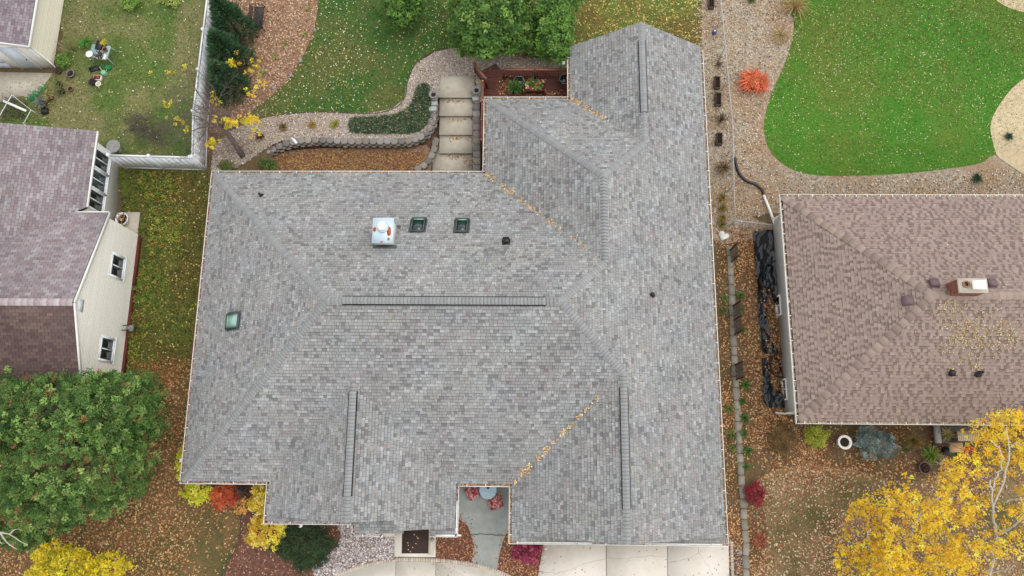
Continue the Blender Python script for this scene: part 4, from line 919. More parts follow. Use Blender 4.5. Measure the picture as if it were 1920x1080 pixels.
def z_right(px, py, plane):
    lo, hi = ZE, ZE+5
    for _ in range(40):
        z = (lo+hi)/2; p = at(px, py, z); d = {'N': YT-p[1], 'S': p[1]-YB, 'W': p[0]-XL}[plane]
        lo, hi = (z, hi) if Z0+PR*d > z else (lo, z)
    return p
sl2 = math.atan(PR)
def rvent(px, py, plane, s, m, label, h=.12):
    p = z_right(px, py, plane); up_ = {'N': (0, -1), 'S': (0, 1), 'W': (1, 0)}[plane]; c, s_ = cos(sl2), sin(sl2); v = np.array([up_[0]*c, up_[1]*c, s_]); n = np.array([-up_[0]*s_, -up_[1]*s_, c]); u = np.cross(v, n)
    k = MB(); k.obox(p+n*.02, u*s*.62, v*s*.66, n*.008); k.obox(p+n*(h/2+.02), u*s*.5, v*s*.5, n*h/2); k.obox(p+n*(h+.03)-v*.015, u*s*.55, v*s*.57, n*.012); obj('roof_vent', k, m, rh, label=label)
rvent(1750, 533, 'N', .33, 'ventbrown', 'brown box vent between hips and chimney'); rvent(1702, 564, 'W', .35, 'ventbrown', 'brown box vent on the left slope'); rvent(1858, 533, 'N', .32, 'ventbrown', 'brown box vent behind the chimney')
rvent(1784, 698, 'S', .2, 'black', 'small black box vent on the lower slope', .1)
p = z_right(1834, 699, 'S'); k = MB(); k.lathe(p+[0, 0, -.08], [(.2, 0), (.2, .06), (.09, .12), (.06, .16), (.06, .42), (.045, .42), (.04, .3)], 12); obj('vent_pipe', k, 'dark', rh, label='black vent pipe on the lower slope')
P = []; rng = np.random.default_rng(15)               # birch leaves blown over the lower slope
for (cx, cy, sx, sy, n) in ((1780, 572, 14, 16, 110), (1805, 630, 24, 28, 340), (1868, 630, 34, 16, 220), (1830, 610, 45, 40, 260), (1830, 690, 5, 4, 40), (1783, 692, 3, 3, 15)):
    for x, y in zip(rng.normal(cx, sx, n), rng.normal(cy, sy, n)):
        if y > 560: q = z_right(x, y, 'S'); P.append(q+[0, 0, .03])
for _ in range(120):
    x, y = rng.uniform(XL+.3, 23), rng.uniform(YB+.3, YT-.3); P.append((x, y, Z0+PR*min(x-XL, y-YB, YT-y)+.03))
obj('leaf_debris', quads(np.array(P), .062, .045, [c8(206, 176, 108), c8(216, 192, 138), c8(190, 158, 92), c8(226, 210, 172)], None, .3, seed=21), 'litter', rh, 'stuff')
# wall details on its left side
for y0, lb in ((7.05, 'upper basement window by the window well'), (3.0, 'lower basement window by the window well')):
    window(rh, (XL+.38, y0, .28), (0, 1, 0), (-1, 0, 0), 1.0, .5, 'white', 'glass', 2, label=lb)
dsp = MB(); a = at(1490, 764, ZE-.25); dsp.tube([(XL+.05, YB+.25, ZE-.1), (XL+.1, YB+.3, ZE-.35), (XL+.3, YB+.45, ZE-.6), (XL+.3, YB+.45, .2), (XL-.1, YB+.5, .1)], .045, 6); obj('downspout', dsp, 'white', rh)
dsp = MB(); dsp.tube([(XL+.05, YT-.25, ZE-.1), (XL+.1, YT-.3, ZE-.35), (XL+.3, YT-.45, ZE-.6), (XL+.3, YT-.45, .9), (XL+.2, YT-.35, .75)], .045, 6); obj('downspout', dsp, 'white', rh)
# drain hose from the downspout
wp = [gp(1453, 421, .35), gp(1443, 393, .2), gp(1432, 366, .1)]
o = obj('drain_pipe', MB().tube(wp, .065, 8), 'white'); tag(o, 'straight white drain pipe at the upper corner of the brown roof', 'pipe')
hp = smoothline(np.array([gp(x, y, .09) for x, y in ((1432, 364), (1427, 354), (1415, 345), (1400, 339), (1388, 328), (1381, 312), (1378, 295))]), 8)
k = MB()
for i in range(len(hp)): pass
k.tube(hp, [.062+.008*(i % 2) for i in range(len(hp))], 8); tag(obj('drain_hose', k, 'black'), 'black corrugated drain hose snaking from the white pipe', 'hose')
# black plastic sheet with folds along the wall
def tarp(poly, label, seed):
    Q = np.array([at(x, y, 0)[:2] for x, y in poly]); n = 0; lo, hi = Q.min(0), Q.max(0); sx = .05
    gx = np.arange(lo[0], hi[0]+sx, sx); gy = np.arange(lo[1], hi[1]+sx, sx); X, Y = np.meshgrid(gx, gy)
    ridg = lambda a: 1-np.abs(np.sin(a))
    wx = X+.35*vnoise(X, Y, 2.2, 3)+.12*vnoise(X, Y, 6, 5); wy = Y+.35*vnoise(X, Y, 2.0, 9)
    Z = .03+3.0*.06*ridg(3.1*wx+.9*np.sin(wy*1.1+seed))**2*(.5+.5*vnoise(X, Y, 1.6, 8))+.2*np.abs(vnoise(wx*1.4, wy*.7, 6, 21))+.13*np.abs(vnoise(wx*1.3, wy*.6, 14, 22))+.02*ridg(4*wx-5.2*wy+seed)**3
    ok = inside(((X[:-1, :-1]+X[1:, 1:])/2).ravel(), ((Y[:-1, :-1]+Y[1:, 1:])/2).ravel(), Q).reshape(len(gy)-1, len(gx)-1)
    nx_ = len(gx); F = [(j*nx_+i, j*nx_+i+1, (j+1)*nx_+i+1, (j+1)*nx_+i) for j in range(len(gy)-1) for i in range(nx_-1) if ok[j, i]]
    V = np.column_stack([X.ravel(), Y.ravel(), Z.ravel()]); used = sorted({i for f in F for i in f}); mp = {a: b for b, a in enumerate(used)}
    tag(obj('plastic_sheet', (V[used], [tuple(mp[i] for i in f) for f in F]), 'tarp', None, None, True), label, 'plastic sheet')
tarp([(1411, 436), (1450, 432), (1456, 520), (1462, 575), (1452, 572), (1440, 545), (1436, 600), (1448, 640), (1458, 662), (1440, 664), (1428, 662), (1422, 600), (1416, 520)], 'crumpled black plastic sheet by the gate end of the brown house', 1)
tarp([(1427, 672), (1438, 672), (1444, 720), (1455, 735), (1462, 720), (1470, 764), (1440, 764), (1430, 756), (1428, 700)], 'shorter black plastic sheet at the lower end of the brown house', 2)
litter('fallen_leaves', np.array([at(x, y, 0)[:2] for x, y in ((1425, 528), (1440, 548), (1456, 600), (1466, 740), (1448, 730), (1436, 620))]), 520, .085, LP, 'leaves caught between the black plastic sheets', 45, off=.1)
for i, (px, py, lab) in enumerate(((1452, 513, 'upper curved dark window well against the grey wall'), (1463, 686, 'lower curved dark window well against the grey wall'))):
    c = at(px, py, 0); c[0] = XL+.37; k = MB(); n = 14; Pi = [(c[0]-.62*sin(pi*j/n)**.8, c[1]+.6*cos(pi*j/n)) for j in range(n+1)]
    V = []; F = []
    for rr0 in (1, .93):
        for x, y in Pi:
            for z in (0, .22): V.append((c[0]+(x-c[0])*rr0, c[1]+(y-c[1])*rr0, z))
    m_ = 2*(n+1)
    for j in range(n): F += [(2*j, 2*j+1, 2*j+3, 2*j+2), (m_+2*j, m_+2*j+2, m_+2*j+3, m_+2*j+1), (2*j+1, m_+2*j+1, m_+2*j+3, 2*j+3)]
    k.add(V, F); t = thing('window_well', lab, 'window well', (c[0], c[1], 0), group='window wells of the brown house'); obj('rim', k, 'dark', t)
    obj('well_floor', MB().prism([(c[0]+(x-c[0])*.9, c[1]+(y-c[1])*.9) for x, y in Pi], .0, .03), 'black', t)

# ------------------------------------------------------------------ white house on the left
lh = thing('house', 'white sided house with mauve and brown roof at the left edge', 'house', (-23, 8, 0))
PK = [c8(147, 137, 139), c8(140, 129, 132), c8(152, 143, 145), c8(134, 121, 125), c8(144, 128, 130), c8(160, 152, 153)]
pk_t = lambda x, y: np.array([1, 1, 1])*(1.0+.07*math.sin(x*1.1+y*.6)+.05*math.sin(x*2.3-y*1.9))
pk = Roof(PK, [4, 3, 3, 2, 2, 2], (.3, .3), band=.25, bandk=.75, thick=(.006, .009), gap=.012, bandw=.018, tint=pk_t)
GX_, GYN, GYS, GZ = -19.45, 10.69, 1.5, 3.4; GP = .373; GR = (GYN+GYS)/2
WX, WZ, WP, WYN = -20.6, 3.3, .22, 14.8
vx = lambda y: WX-(10.96-y)/.59
pk.plane([[(GX_, GYN), (vx(GYN), GYN), (vx(GR), GR), (GX_, GR)]], (GX_, GYN), (-1, 0), (0, -1), GP, GZ, 81)
pk.plane([[(WX, WYN), (WX, 10.96), (vx(GR), GR), (vx(GR), WYN)]], (WX, WYN), (0, -1), (-1, 0), WP, WZ, 82)
DB = [c8(102, 87, 84), c8(97, 82, 80), c8(107, 91, 87), c8(92, 78, 76), c8(112, 95, 90)]
db_t = lambda x, y: np.array([1.06, 1.0, .98])*(1.15 if y > GR-.7 else 1.0)*(1+.1*math.sin(x*1.4+y))
db = Roof(DB, [4, 3, 3, 2, 1], (.3, .3), band=.3, bandk=.8, thick=(.006, .009), gap=.012, bandw=.018, tint=db_t)
db.plane([[(GX_, GYS), (GX_, GR), (-29.5, GR), (-29.5, GYS)]], (GX_, GYS), (-1, 0), (0, 1), GP, GZ, 83)
pk.cap((-29.5, GR, GZ+GP*(GYN-GR)), (GX_, GR, GZ+GP*(GYN-GR)), GP, (0, 1), w=.16, expo=.28, cols=[c8(190, 178, 178), c8(204, 194, 194), c8(178, 160, 162)], seed=85, bk=(.92, .5))
pk.build(lh, 'browndeck', n_ind=200); db.build(lh, 'browndeck', n_ind=100, slabname='lower_roof')
XG = -19.62
body = MB(); body.box(-29.5, XG-.03, GYS+.2, GYN-.2, -.1, GZ-.1); obj('wall', body, 'siding', lh)
obj('wing_wall', MB().box(-29.4, WX-.36, 10.5, WYN-.25, -.1, WZ-.12), 'white', lh)
sd_ = MB(); rng = random.Random(6); z = .36; n0, n1 = GYN-.15, GYS+.15
while z < GZ+GP*(n0-GR)-.1:
    zt = z+.115; f = lambda zz: (min(n0, GR+(GZ-.12+GP*(GYN-GR)-zz)/GP), max(n1, GR-(GZ-.12+GP*(GYN-GR)-zz)/GP))
    a0, b0 = f(z); a1, b1 = f(zt); x0, x1 = XG+.014, XG-.002
    sd_.color(tuple(np.array(c8(243, 239, 227, 1))*rng.uniform(.95, 1.02)))
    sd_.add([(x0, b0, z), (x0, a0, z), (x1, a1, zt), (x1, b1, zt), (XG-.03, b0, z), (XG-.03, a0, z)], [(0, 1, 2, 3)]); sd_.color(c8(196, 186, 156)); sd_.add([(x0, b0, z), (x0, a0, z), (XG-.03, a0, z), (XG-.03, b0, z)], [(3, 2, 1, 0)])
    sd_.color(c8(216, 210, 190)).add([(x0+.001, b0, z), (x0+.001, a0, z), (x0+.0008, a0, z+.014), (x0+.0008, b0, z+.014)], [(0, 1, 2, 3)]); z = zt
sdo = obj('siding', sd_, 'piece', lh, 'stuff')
for y0, lb in ((8.48, 'gable window nearer the ridge and the corner'), (4.5, 'gable window nearer the evergreen')): window(lh, (XG+.01, y0, 1.86), (0, -1, 0), (1, 0, 0), 1.16, 1.14, 'vinyl', 'glass', 2, bw=.1, label=lb)
fb = MB(); fb.box(XG-.03, XG+.06, GYS+.3, GYN-2.9, .0, .34); fb.box(XG-.03, XG+.06, GYN-2.6, GYN-.25, 0, .34); obj('foundation_strip', MB().box(XG-.03, XG+.06, GYS+.3, GYN-3.0, .0, .34), 'brick', lh); obj('foundation_strip', MB().box(XG-.03, XG+.06, GYN-2.7, GYN-.25, 0, .34), 'brick', lh)
rk = MB(); zr = lambda y: GZ+GP*(GYN-GR)-GP*abs(y-GR)-.1
for y0, y1 in ((GYN, GR), (GR, GYS)): rk.bar((GX_+.02, y0, zr(y0)-.02), (GX_+.02, y1, zr(y1)-.02), .04, .17, (0, 0, 1))
obj('rake_board', rk, 'white', lh)
obj('gable_vent', MB().box(XG+.008, XG+.022, GR-.25, GR+.3, 4.05, 4.5), 'vinyl', lh)
obj('eave_board', MB().box(WX-.02, WX+.06, 11, WYN, WZ-.13, WZ-.01), 'white', lh); obj('eave_board', MB().box(vx(GYN)-.1, GX_, GYN-.02, GYN+.05, GZ-.13, GZ-.01), 'white', lh)
M['blindglass'] = mat('window_with_blinds', c8(70, 92, 92), c8(46, 62, 64), 5, rough=.1, spec=.7)
for y0, g_ in ((13.75, 'glass'), (12.72, 'blindglass'), (11.7, 'glass')): window(lh, (WX-.34, y0, 2.2), (0, -1, 0), (1, 0, 0), 1.0, 1.5, 'vinyl', g_, 2, bw=.08, label={13.75: 'wing window nearest the fence', 12.72: 'middle wing window with blinds', 11.7: 'wing window nearest the gable'}[y0])
pad = obj('stoop_slab', MB().box(*sorted((at(222, 400, 0)[0], at(264, 400, 0)[0])), *sorted((at(240, 450, 0)[1], at(240, 399, 0)[1])), 0, .12), 'concrete'); tag(pad, 'small grey concrete pad at the corner of the white house', 'slab')
t = thing('laundry_basket', 'round white basket of dead leaves on the concrete pad', 'basket', at(231, 412, .12)); p = at(231, 412, .3); obj('basket_wall', MB().lathe((p[0], p[1], .13), [(.26, 0), (.31, .32), (.34, .32), (.33, .35), (.28, .34), (.24, .05)], 18), 'vinyl', t); obj('basket_fill', MB().lathe((p[0], p[1], .35), [(.27, 0), (.2, .06), (.06, .1)], 10), 'soil', t)
P = [np.array([p[0]+rng.gauss(0, .12), p[1]+rng.gauss(0, .12), .5]) for _ in range(60)]; obj('basket_leaves', quads(np.array(P), .09, .06, LP+[c8(236, 226, 210)], None, .6, seed=4), 'litter', t, 'stuff')
t = thing('gas_meter', 'grey gas meter at the foot of the white gable wall', 'meter', at(245, 616, 0)); p = at(245, 616, .55)
obj('meter_body', MB().obox(p, (.12, 0, 0), (0, .14, 0), (0, 0, .16)).lathe(p+[0, 0, .16], [(.1, 0), (.08, .05), (.03, .07)], 10), 'stone', t); obj('meter_pipe', MB().tube([p+[-.25, .1, .3], p+[-.05, .1, .32], p+[0, .1, .1], p+[0, .1, -.5]], .025, 6), 'dark', t); obj('meter_pipe', MB().tube([p+[.0, -.12, -.5], p+[0, -.12, .2], p+[-.3, -.12, .25]], .025, 6), 'dark', t)
# ------------------------------------------------------------------ shed at the upper left
sh = thing('garage', 'cream sided outbuilding with purple grey roof in the upper left corner', 'garage', (-27, 22, TOPG))
SX, SY, SZ = -24.62, 19.3, 3.3
PS = [c8(142, 131, 136), c8(135, 123, 129), c8(149, 139, 144), c8(127, 113, 120), c8(155, 146, 150)]
ps = Roof(PS, [3, 3, 3, 2, 1], (.3, .3), band=.3, bandk=.75, thick=(.006, .009), gap=.012, bandw=.018)
ps.plane([[(SX, SY), (SX, 26), (-30, 26), (-30, SY)]], (SX, SY), (0, 1), (-1, 0), .3, SZ, 91); ps.build(sh, 'browndeck', n_ind=120)
SW = SX-.24; SS = SY+.12
obj('wall', MB().prism([(SW-.03, SS+.02), (SW-.03, 26), (-30, 26), (-30, SS+.02)], TOPG-.2, SZ-.05), 'white', sh)
k = MB(); z = TOPG+.05
while z < SZ-.15:
    k.color(tuple(np.array(c8(230, 223, 202, 1))*rng.uniform(.94, 1.02))).add([(SW+.012, SS, z), (SW+.012, 26, z), (SW-.004, 26, z+.115), (SW-.004, SS, z+.115)], [(0, 1, 2, 3)])
    k.color(c8(190, 181, 156)).add([(SW+.013, SS, z), (SW+.013, 26, z), (SW+.0125, 26, z+.013), (SW+.0125, SS, z+.013)], [(0, 1, 2, 3)]); z += .115
obj('siding', k, 'piece', sh, 'stuff')
obj('rake_board', MB().bar((SX+.03, SY-.025, SZ-.09), (-30, SY-.025, SZ-.09+.3*5.4), .04, .2), 'white', sh); obj('eave_board', MB().box(SX+.002, SX+.06, SY, 26, SZ-.17, SZ-.01), 'white', sh); obj('corner_board', MB().box(SW-.1, SW+.03, SS-.02, SS+.1, TOPG, SZ-.12), 'white', sh)
M['bluewhite'] = mat('pale_blue_door', c8(222, 232, 240), c8(208, 220, 230), 2, rough=.5)
dr = obj('door', MB().box(-26.45, -25.5, SS-.04, SS+.02, TOPG+.06, TOPG+2.05), 'bluewhite', sh)
for a, b in ((-26.53, -26.45), (-25.5, -25.42)): obj('door_trim', MB().box(a, b, SS-.06, SS+.02, TOPG, TOPG+2.12), 'white', dr)
obj('handle', MB().lathe((-25.6, SS-.09, TOPG+1.0), [(.03, 0), (.03, .05), (.01, .06)], 8), 'dark', dr)
for i in range(4):
    z = TOPG+.08+i*.5; obj('garage_door_panel', MB().box(-29.8, -27.0, SS-.03, SS+.02, z, z+.485), 'bluewhite', sh)
obj('downspout', MB().tube([(SW+.07, SS+.1, SZ-.1), (SW+.07, SS+.08, TOPG+.2), (SW+.25, SS-.1, TOPG+.1)], .035, 6), 'white', sh)
ap = obj('concrete_pad', MB().prism([tuple(gp(x, y)[:2]) for x, y in ((-30, 135), (99, 138), (78, 168), (60, 188), (42, 180), (-30, 200))], TOPG-.1, TOPG+.05), 'concrete', None, 'structure')
# ------------------------------------------------------------------ white vinyl fences
def vinyl_fence(label, a, b, h, n, seed):
    a, b = np.array(a, float), np.array(b, float); root = thing('vinyl_fence', label, 'fence', (*a, hz(*a))); d = (b-a); L = np.linalg.norm(d); d /= L
    z = lambda t: float(hz(*(a+(b-a)*t)))
    for i in range(n+1):
        p = a+(b-a)*i/n; zz = z(i/n); po = obj('post', MB().obox((*p, zz+h/2), (.065, 0, 0), (0, .065, 0), (0, 0, h/2+.04)), 'vinyl', root); obj('post_cap', MB().lathe((*p, zz+h+.04), [(.11, 0), (.11, .03), (.02, .09)], 4), 'vinyl', po)
    for i in range(n):
        p0, p1 = a+(b-a)*i/n+d*.07, a+(b-a)*(i+1)/n-d*.07; z0, z1 = z(i/n), z((i+1)/n); A = np.array((*p0, z0)); B = np.array((*p1, z1)); up = np.array([0, 0, 1.])
        obj('rail', MB().bar(A+up*(h-.06), B+up*(h-.06), .06, .12), 'vinyl', root); obj('rail', MB().bar(A+up*.12, B+up*.12, .05, .14), 'vinyl', root)
        m_ = int(np.linalg.norm(p1-p0)/.3); sl = MB()
        for j in range(m_): q0, q1 = A+(B-A)*(j+.006)/m_, A+(B-A)*(j+.994)/m_; sl.bar(q0+up*(h*.5+.02), q1+up*(h*.5+.02), .044, h-.28)
        obj('picket', sl, 'vinyl', root, 'stuff')
    return root
vinyl_fence('short white vinyl fence joining the white house to the corner', (-20.55, 14.02), (-16.5, 13.92), 1.75, 2, 1)
vinyl_fence('long white vinyl fence running up beside the dark junipers', (-16.4, 13.95), (-16.25, 27.2), 1.75, 6, 2)
# ------------------------------------------------------------------ chain link fences
M['wire'] = mat('galvanised_wire', c8(188, 188, 190), rough=.5, metal=.3)
def chain_fence(label, a, b, h, npost, pitch=.09, base=None):
    a, b = np.array(a, float), np.array(b, float); root = thing('chain_link_fence', label, 'fence', (*a, hz(*a))); z = lambda t: float(hz(*(a+(b-a)*t))); L = np.linalg.norm(b-a)
    A, B = np.array((*a, z(0))), np.array((*b, z(1))); up = np.array([0, 0, 1.])
    pts = [np.array((*(a+(b-a)*t), z(t)+h)) for t in np.linspace(0, 1, 14)]; obj('top_rail', MB().tube(pts, .022, 6), 'wire', root)
    for i in range(npost):
        t = i/(npost-1); p = np.array((*(a+(b-a)*t), z(t))); obj('post', MB().tube([p, p+up*(h+.06)], .026, 6), 'wire', root)
    n = int(L/pitch); k = MB(); m_ = int(h/pitch)
    for i in range(-m_, n):
        for s in (0, 1):
            i0, i1 = i, i+m_
            t0, t1 = i0/n, i1/n; c0, c1 = max(t0, 0), min(t1, 1)
            if c1 <= c0: continue
            f0, f1 = (c0-t0)/(t1-t0), (c1-t0)/(t1-t0); h0, h1 = (f0, f1) if s else (1-f0, 1-f1)
            p, q = np.array((*(a+(b-a)*c0), z(c0)+.03+h0*(h-.05))), np.array((*(a+(b-a)*c1), z(c1)+.03+h1*(h-.05))); nn = np.array([-(b-a)[1], (b-a)[0], 0])/L*.0025
            e = up*.0028; k.add([p-e, q-e, q+e, p+e], [(0, 1, 2, 3)])
    obj('wire_mesh', k, 'wire', root, 'stuff'); return root
chain_fence('long chain link fence between the side bed and the bark strip', gp(1349, -30, 1.2)[:2], gp(1380, 411, 1.2)[:2], 1.2, 8)
chain_fence('short chain link gate reaching the corner of the brown house', gp(1378, 412, 1.2)[:2], gp(1447, 420, 1.2)[:2], 1.1, 3)
# ------------------------------------------------------------------ helpers: plants
def leaf_clumps(C, R, n, L, W, pal, seed, wts=None, center=None, up=.5, rnd=.7, jit=.12, gain=1.55, cl_jit=.18, flat=.8, elong=None):
    """C clump centres (k,3), R clump radii (k); n leaves each"""
    r = np.random.default_rng(seed); k = len(C); pal = np.array(pal); R = np.broadcast_to(R, (k,))
    ci = r.choice(len(pal), k, p=None if wts is None else np.array(wts)/sum(wts)); ct = pal[ci]*r.uniform(1-cl_jit, 1+cl_jit, (k, 1))
    d = r.normal(0, 1, (k, n, 3)); d /= np.linalg.norm(d, axis=2, keepdims=True); d *= r.random((k, n, 1))**.45*R[:, None, None]; d[:, :, 2] *= flat
    P = (C[:, None, :]+d).reshape(-1, 3); col = np.repeat(ct, n, 0)
    o = (P-(center if center is not None else C.mean(0))); o /= np.linalg.norm(o, axis=1, keepdims=True)+1e-9
    nr = o*.35+np.array([0, 0, up+.35])+r.normal(0, rnd*.62, P.shape)
    V, F, cc = quads(P, L, W, [(1, 1, 1)], None, nrm=nr, seed=seed+1, jit=jit)
    return V, F, np.clip(cc*col*gain, 0, .85)
def ell_clumps(c, rad, n, seed, shell=.72, low=-.35, bump=.14):
    r = np.random.default_rng(seed); out = []
    d = r.normal(0, 1, (n*3, 3)); d /= np.linalg.norm(d, axis=1, keepdims=True); d = d[d[:, 2] > low][:n]
    b = 1+bump*(np.sin(d[:, 0]*5+seed)+np.sin(d[:, 1]*6+2*seed)+np.sin(d[:, 2]*5+d[:, 0]*4))/1.8
    t = r.uniform(shell, 1, (len(d), 1))
    return np.array(c)+d*np.array(rad)*t*b[:, None]
def join(*G):
    V, F, C, n = [], [], [], 0
    for g_ in G: V.append(g_[0]); F.append(g_[1]+n); C.append(g_[2]); n += len(g_[0])
    return np.concatenate(V), np.concatenate(F), np.concatenate(C)
def grow(mb, p, d, L, r, depth, rng, tips, spread=.6, n=5, shrink=.72, up=.05, kids=(2, 3), segs=3):
    p = np.array(p, float); d = np.array(d, float); pts = [p]; rad = [r]; r1 = r*.62
    for i in range(segs):
        d = d+np.array([rng.gauss(0, .14), rng.gauss(0, .14), rng.gauss(0, .09)+up*.3]); d /= np.linalg.norm(d); pts.append(pts[-1]+d*L/segs); rad.append(r+(r1-r)*(i+1)/segs)
    mb.tube(pts, rad, n, False); tips.append((pts[-1], depth, d))
    if depth <= 0: return
    for k in range(rng.randint(*kids)):
        nd = d+np.array([rng.gauss(0, spread), rng.gauss(0, spread), rng.gauss(0, spread*.5)+up]); nd /= np.linalg.norm(nd)
        grow(mb, pts[rng.randint(segs-1, segs)], nd, L*rng.uniform(shrink-.12, shrink+.1), r1*.8, depth-1, rng, tips, spread, max(3, n-1), shrink, up, kids, segs)
def spikes(base, n, L, w, pal, seed, r0=.02, lean=(.3, 1.1), curve=True):
    """tuft of long blades, each two quads bending outwards"""
    r = np.random.default_rng(seed); V, F, C = [], [], []
    for i in range(n):
        a = r.uniform(0, 2*pi); l = L*r.uniform(.55, 1.15); k = r.uniform(*lean); o = np.array([cos(a), sin(a), 0]); s = np.array([-sin(a), cos(a), 0])*w*r.uniform(.7, 1.3); b = np.array(base)+o*r0*r.random()
        m = b+o*l*.35*k+np.array([0, 0, l*.6]); t = b+o*l*k*.9+np.array([0, 0, l*(.75-.3*k)]); j = len(V)
        V += [b-s*.6, b+s*.6, m+s, m-s, t+s*.15, t-s*.15]; F += [(j, j+1, j+2, j+3), (j+3, j+2, j+4, j+5)]; c = np.array(pal[r.integers(len(pal))])*r.uniform(.8, 1.2); C += [c, c]
    return np.array(V), np.array(F), np.array(C)
def stems(mb, base, n, h, spread, rng, r=.012):
    for _ in range(n):
        a = rng.uniform(0, 2*pi); k = spread*rng.uniform(.2, .9); b = np.array(base); mb.tube([b, b+[k*.4*cos(a), k*.4*sin(a), h*.5], b+[k*cos(a), k*sin(a), h*rng.uniform(.75, .95)]], [r, r*.8, r*.4], 4, False)
def shrub(name, label, px, py, rad, h, pal, seed, n=60, k=22, L=.09, W=.055, wts=None, cat='shrub', group=None, ells=None, z=None, rnd=.7, up=.5, crad=.16, stem=True, low=-.2):
    p = gp(px, py) if z is None else at(px, py, z); q = np.array([p[0], p[1], p[2]])
    # the crown is seen at px, py: put its middle on that line of sight
    c = at(px, py, p[2]+h*.55); t = thing(name, label, cat, (c[0], c[1], p[2]), group)
    E_l = ells or [(0, 0, rad if hasattr(rad, '__len__') else (rad, rad))]
    G = []
    for i, (dx, dy, rr0) in enumerate(E_l):
        C = ell_clumps((c[0]+dx, c[1]+dy, p[2]+h*.5), (rr0[0], rr0[1], h*.5), n, seed+i, .6, low); G.append(leaf_clumps(C, crad*np.random.default_rng(seed).uniform(.7, 1.3, len(C)), k, L, W, pal, seed+10+i, wts, center=np.array([c[0]+dx, c[1]+dy, p[2]]), rnd=rnd, up=up))
    obj('foliage', join(*G), 'leaf', t)
    if stem:
        mb = MB(); stems(mb, (c[0], c[1], p[2]-.03), 7, h*.7, (E_l[0][2][0])*.8, random.Random(seed)); obj('stem', mb, 'bark', t, 'stuff')
    return t
def tree(name, label, px, py, zc, rad, pal, seed, n=300, k=40, L=.12, W=.07, wts=None, crad=.35, ells=(), trunk=.14, barkm='bark', low=-.45, bump=.14, rnd=.7, shell=.7, cat='tree', up=.5, gain=1.55, cj=.18):
    c = at(px, py, zc); zg = float(hz(c[0], c[1])); t = thing(name, label, cat, (c[0], c[1], zg)); r = np.random.default_rng(seed)
    G = []
    for i, (e, rr0, nn) in enumerate([((px, py, zc), rad, n)]+list(ells)):
        cc = at(*e); C = ell_clumps(cc, rr0, nn, seed+3*i, shell, low, bump); G.append(leaf_clumps(C, crad*r.uniform(.7, 1.3, len(C)), k, L, W, pal, seed+40+i, wts, center=cc-np.array([0, 0, rr0[2]*.4]), rnd=rnd, up=up, gain=gain, cl_jit=cj))
    obj('crown', join(*G), 'leaf', t)
    mb = MB(); rr1 = random.Random(seed); mb.tube([(c[0], c[1], zg-.1), (c[0]+.04, c[1], zg+(zc-zg)*.5), (c[0], c[1]+.05, zc+rad[2]*.3)], [trunk*1.2, trunk, trunk*.5], 8); obj('trunk', mb, barkm, t)
    for i in range(5):
        a = 2*pi*i/5+rr1.random(); lm = MB(); b = np.array([c[0], c[1], zg+(zc-zg)*(.5+.12*i)]); lm.tube([b, b+[rad[0]*.35*cos(a), rad[1]*.35*sin(a), rad[2]*.2], b+[rad[0]*.75*cos(a), rad[1]*.75*sin(a), rad[2]*.35]], [trunk*.5, trunk*.3, trunk*.1], 5); obj('limb', lm, barkm, t)
    return t
# ------------------------------------------------------------------ trees
THU = [c8(78, 110, 48), c8(96, 126, 58), c8(56, 86, 38), c8(118, 146, 76), c8(140, 160, 90), c8(140, 100, 62)]
tree('evergreen_tree', 'big dense dark evergreen tree covering the lower left corner of the white house', 128, 838, 4.0, (3.45, 3.2, 3.0), THU, 5, gain=1.28, cj=.4, n=2500, k=24, L=.12, W=.045, wts=[5, 5, 4, 3, 1.5, .7], crad=.17, ells=[((62, 955, 2.6), (2.0, 1.6, 2.2), 850), ((225, 770, 3.2), (1.75, 1.7, 2.3), 800), ((10, 770, 3.4), (2.2, 1.8, 2.4), 560)], trunk=.25, bump=.10, rnd=.8, shell=.78)
GRN = [c8(72, 104, 40), c8(90, 124, 50), c8(56, 86, 34), c8(112, 146, 64), c8(132, 160, 80)]
tree('leafy_tree', 'broad bright green tree beside the deck stairs', 915, 22, 3.2, (2.05, 2.5, 2.0), GRN, 15, gain=1.3, cj=.28, n=620, k=34, L=.16, W=.08, wts=[4, 4, 3, 2, 1], crad=.3, ells=[((965, 55, 2.2), (1.2, 1.2, 1.0), 160)], trunk=.13, low=-.5, bump=.2)
tree('leafy_tree', 'narrow green tree between the deck and the top gable', 1043, 52, 2.6, (.95, 1.6, 1.6), GRN, 25, n=280, k=34, L=.15, W=.08, wts=[3, 5, 3, 2, 1], crad=.28, ells=[((1050, 0, 2.8), (1.0, 1.1, 1.3), 120)], trunk=.09, bump=.2)
tree('leafy_tree', 'small green tree at the top edge of the back lawn', 755, 8, 2.2, (.9, 1.0, 1.2), GRN, 35, n=200, k=30, L=.15, W=.08, wts=[3, 4, 4, 1, .5], crad=.26, trunk=.08, bump=.2)
JUN = [c8(78, 116, 82), c8(94, 132, 92), c8(64, 100, 70), c8(116, 150, 108)]
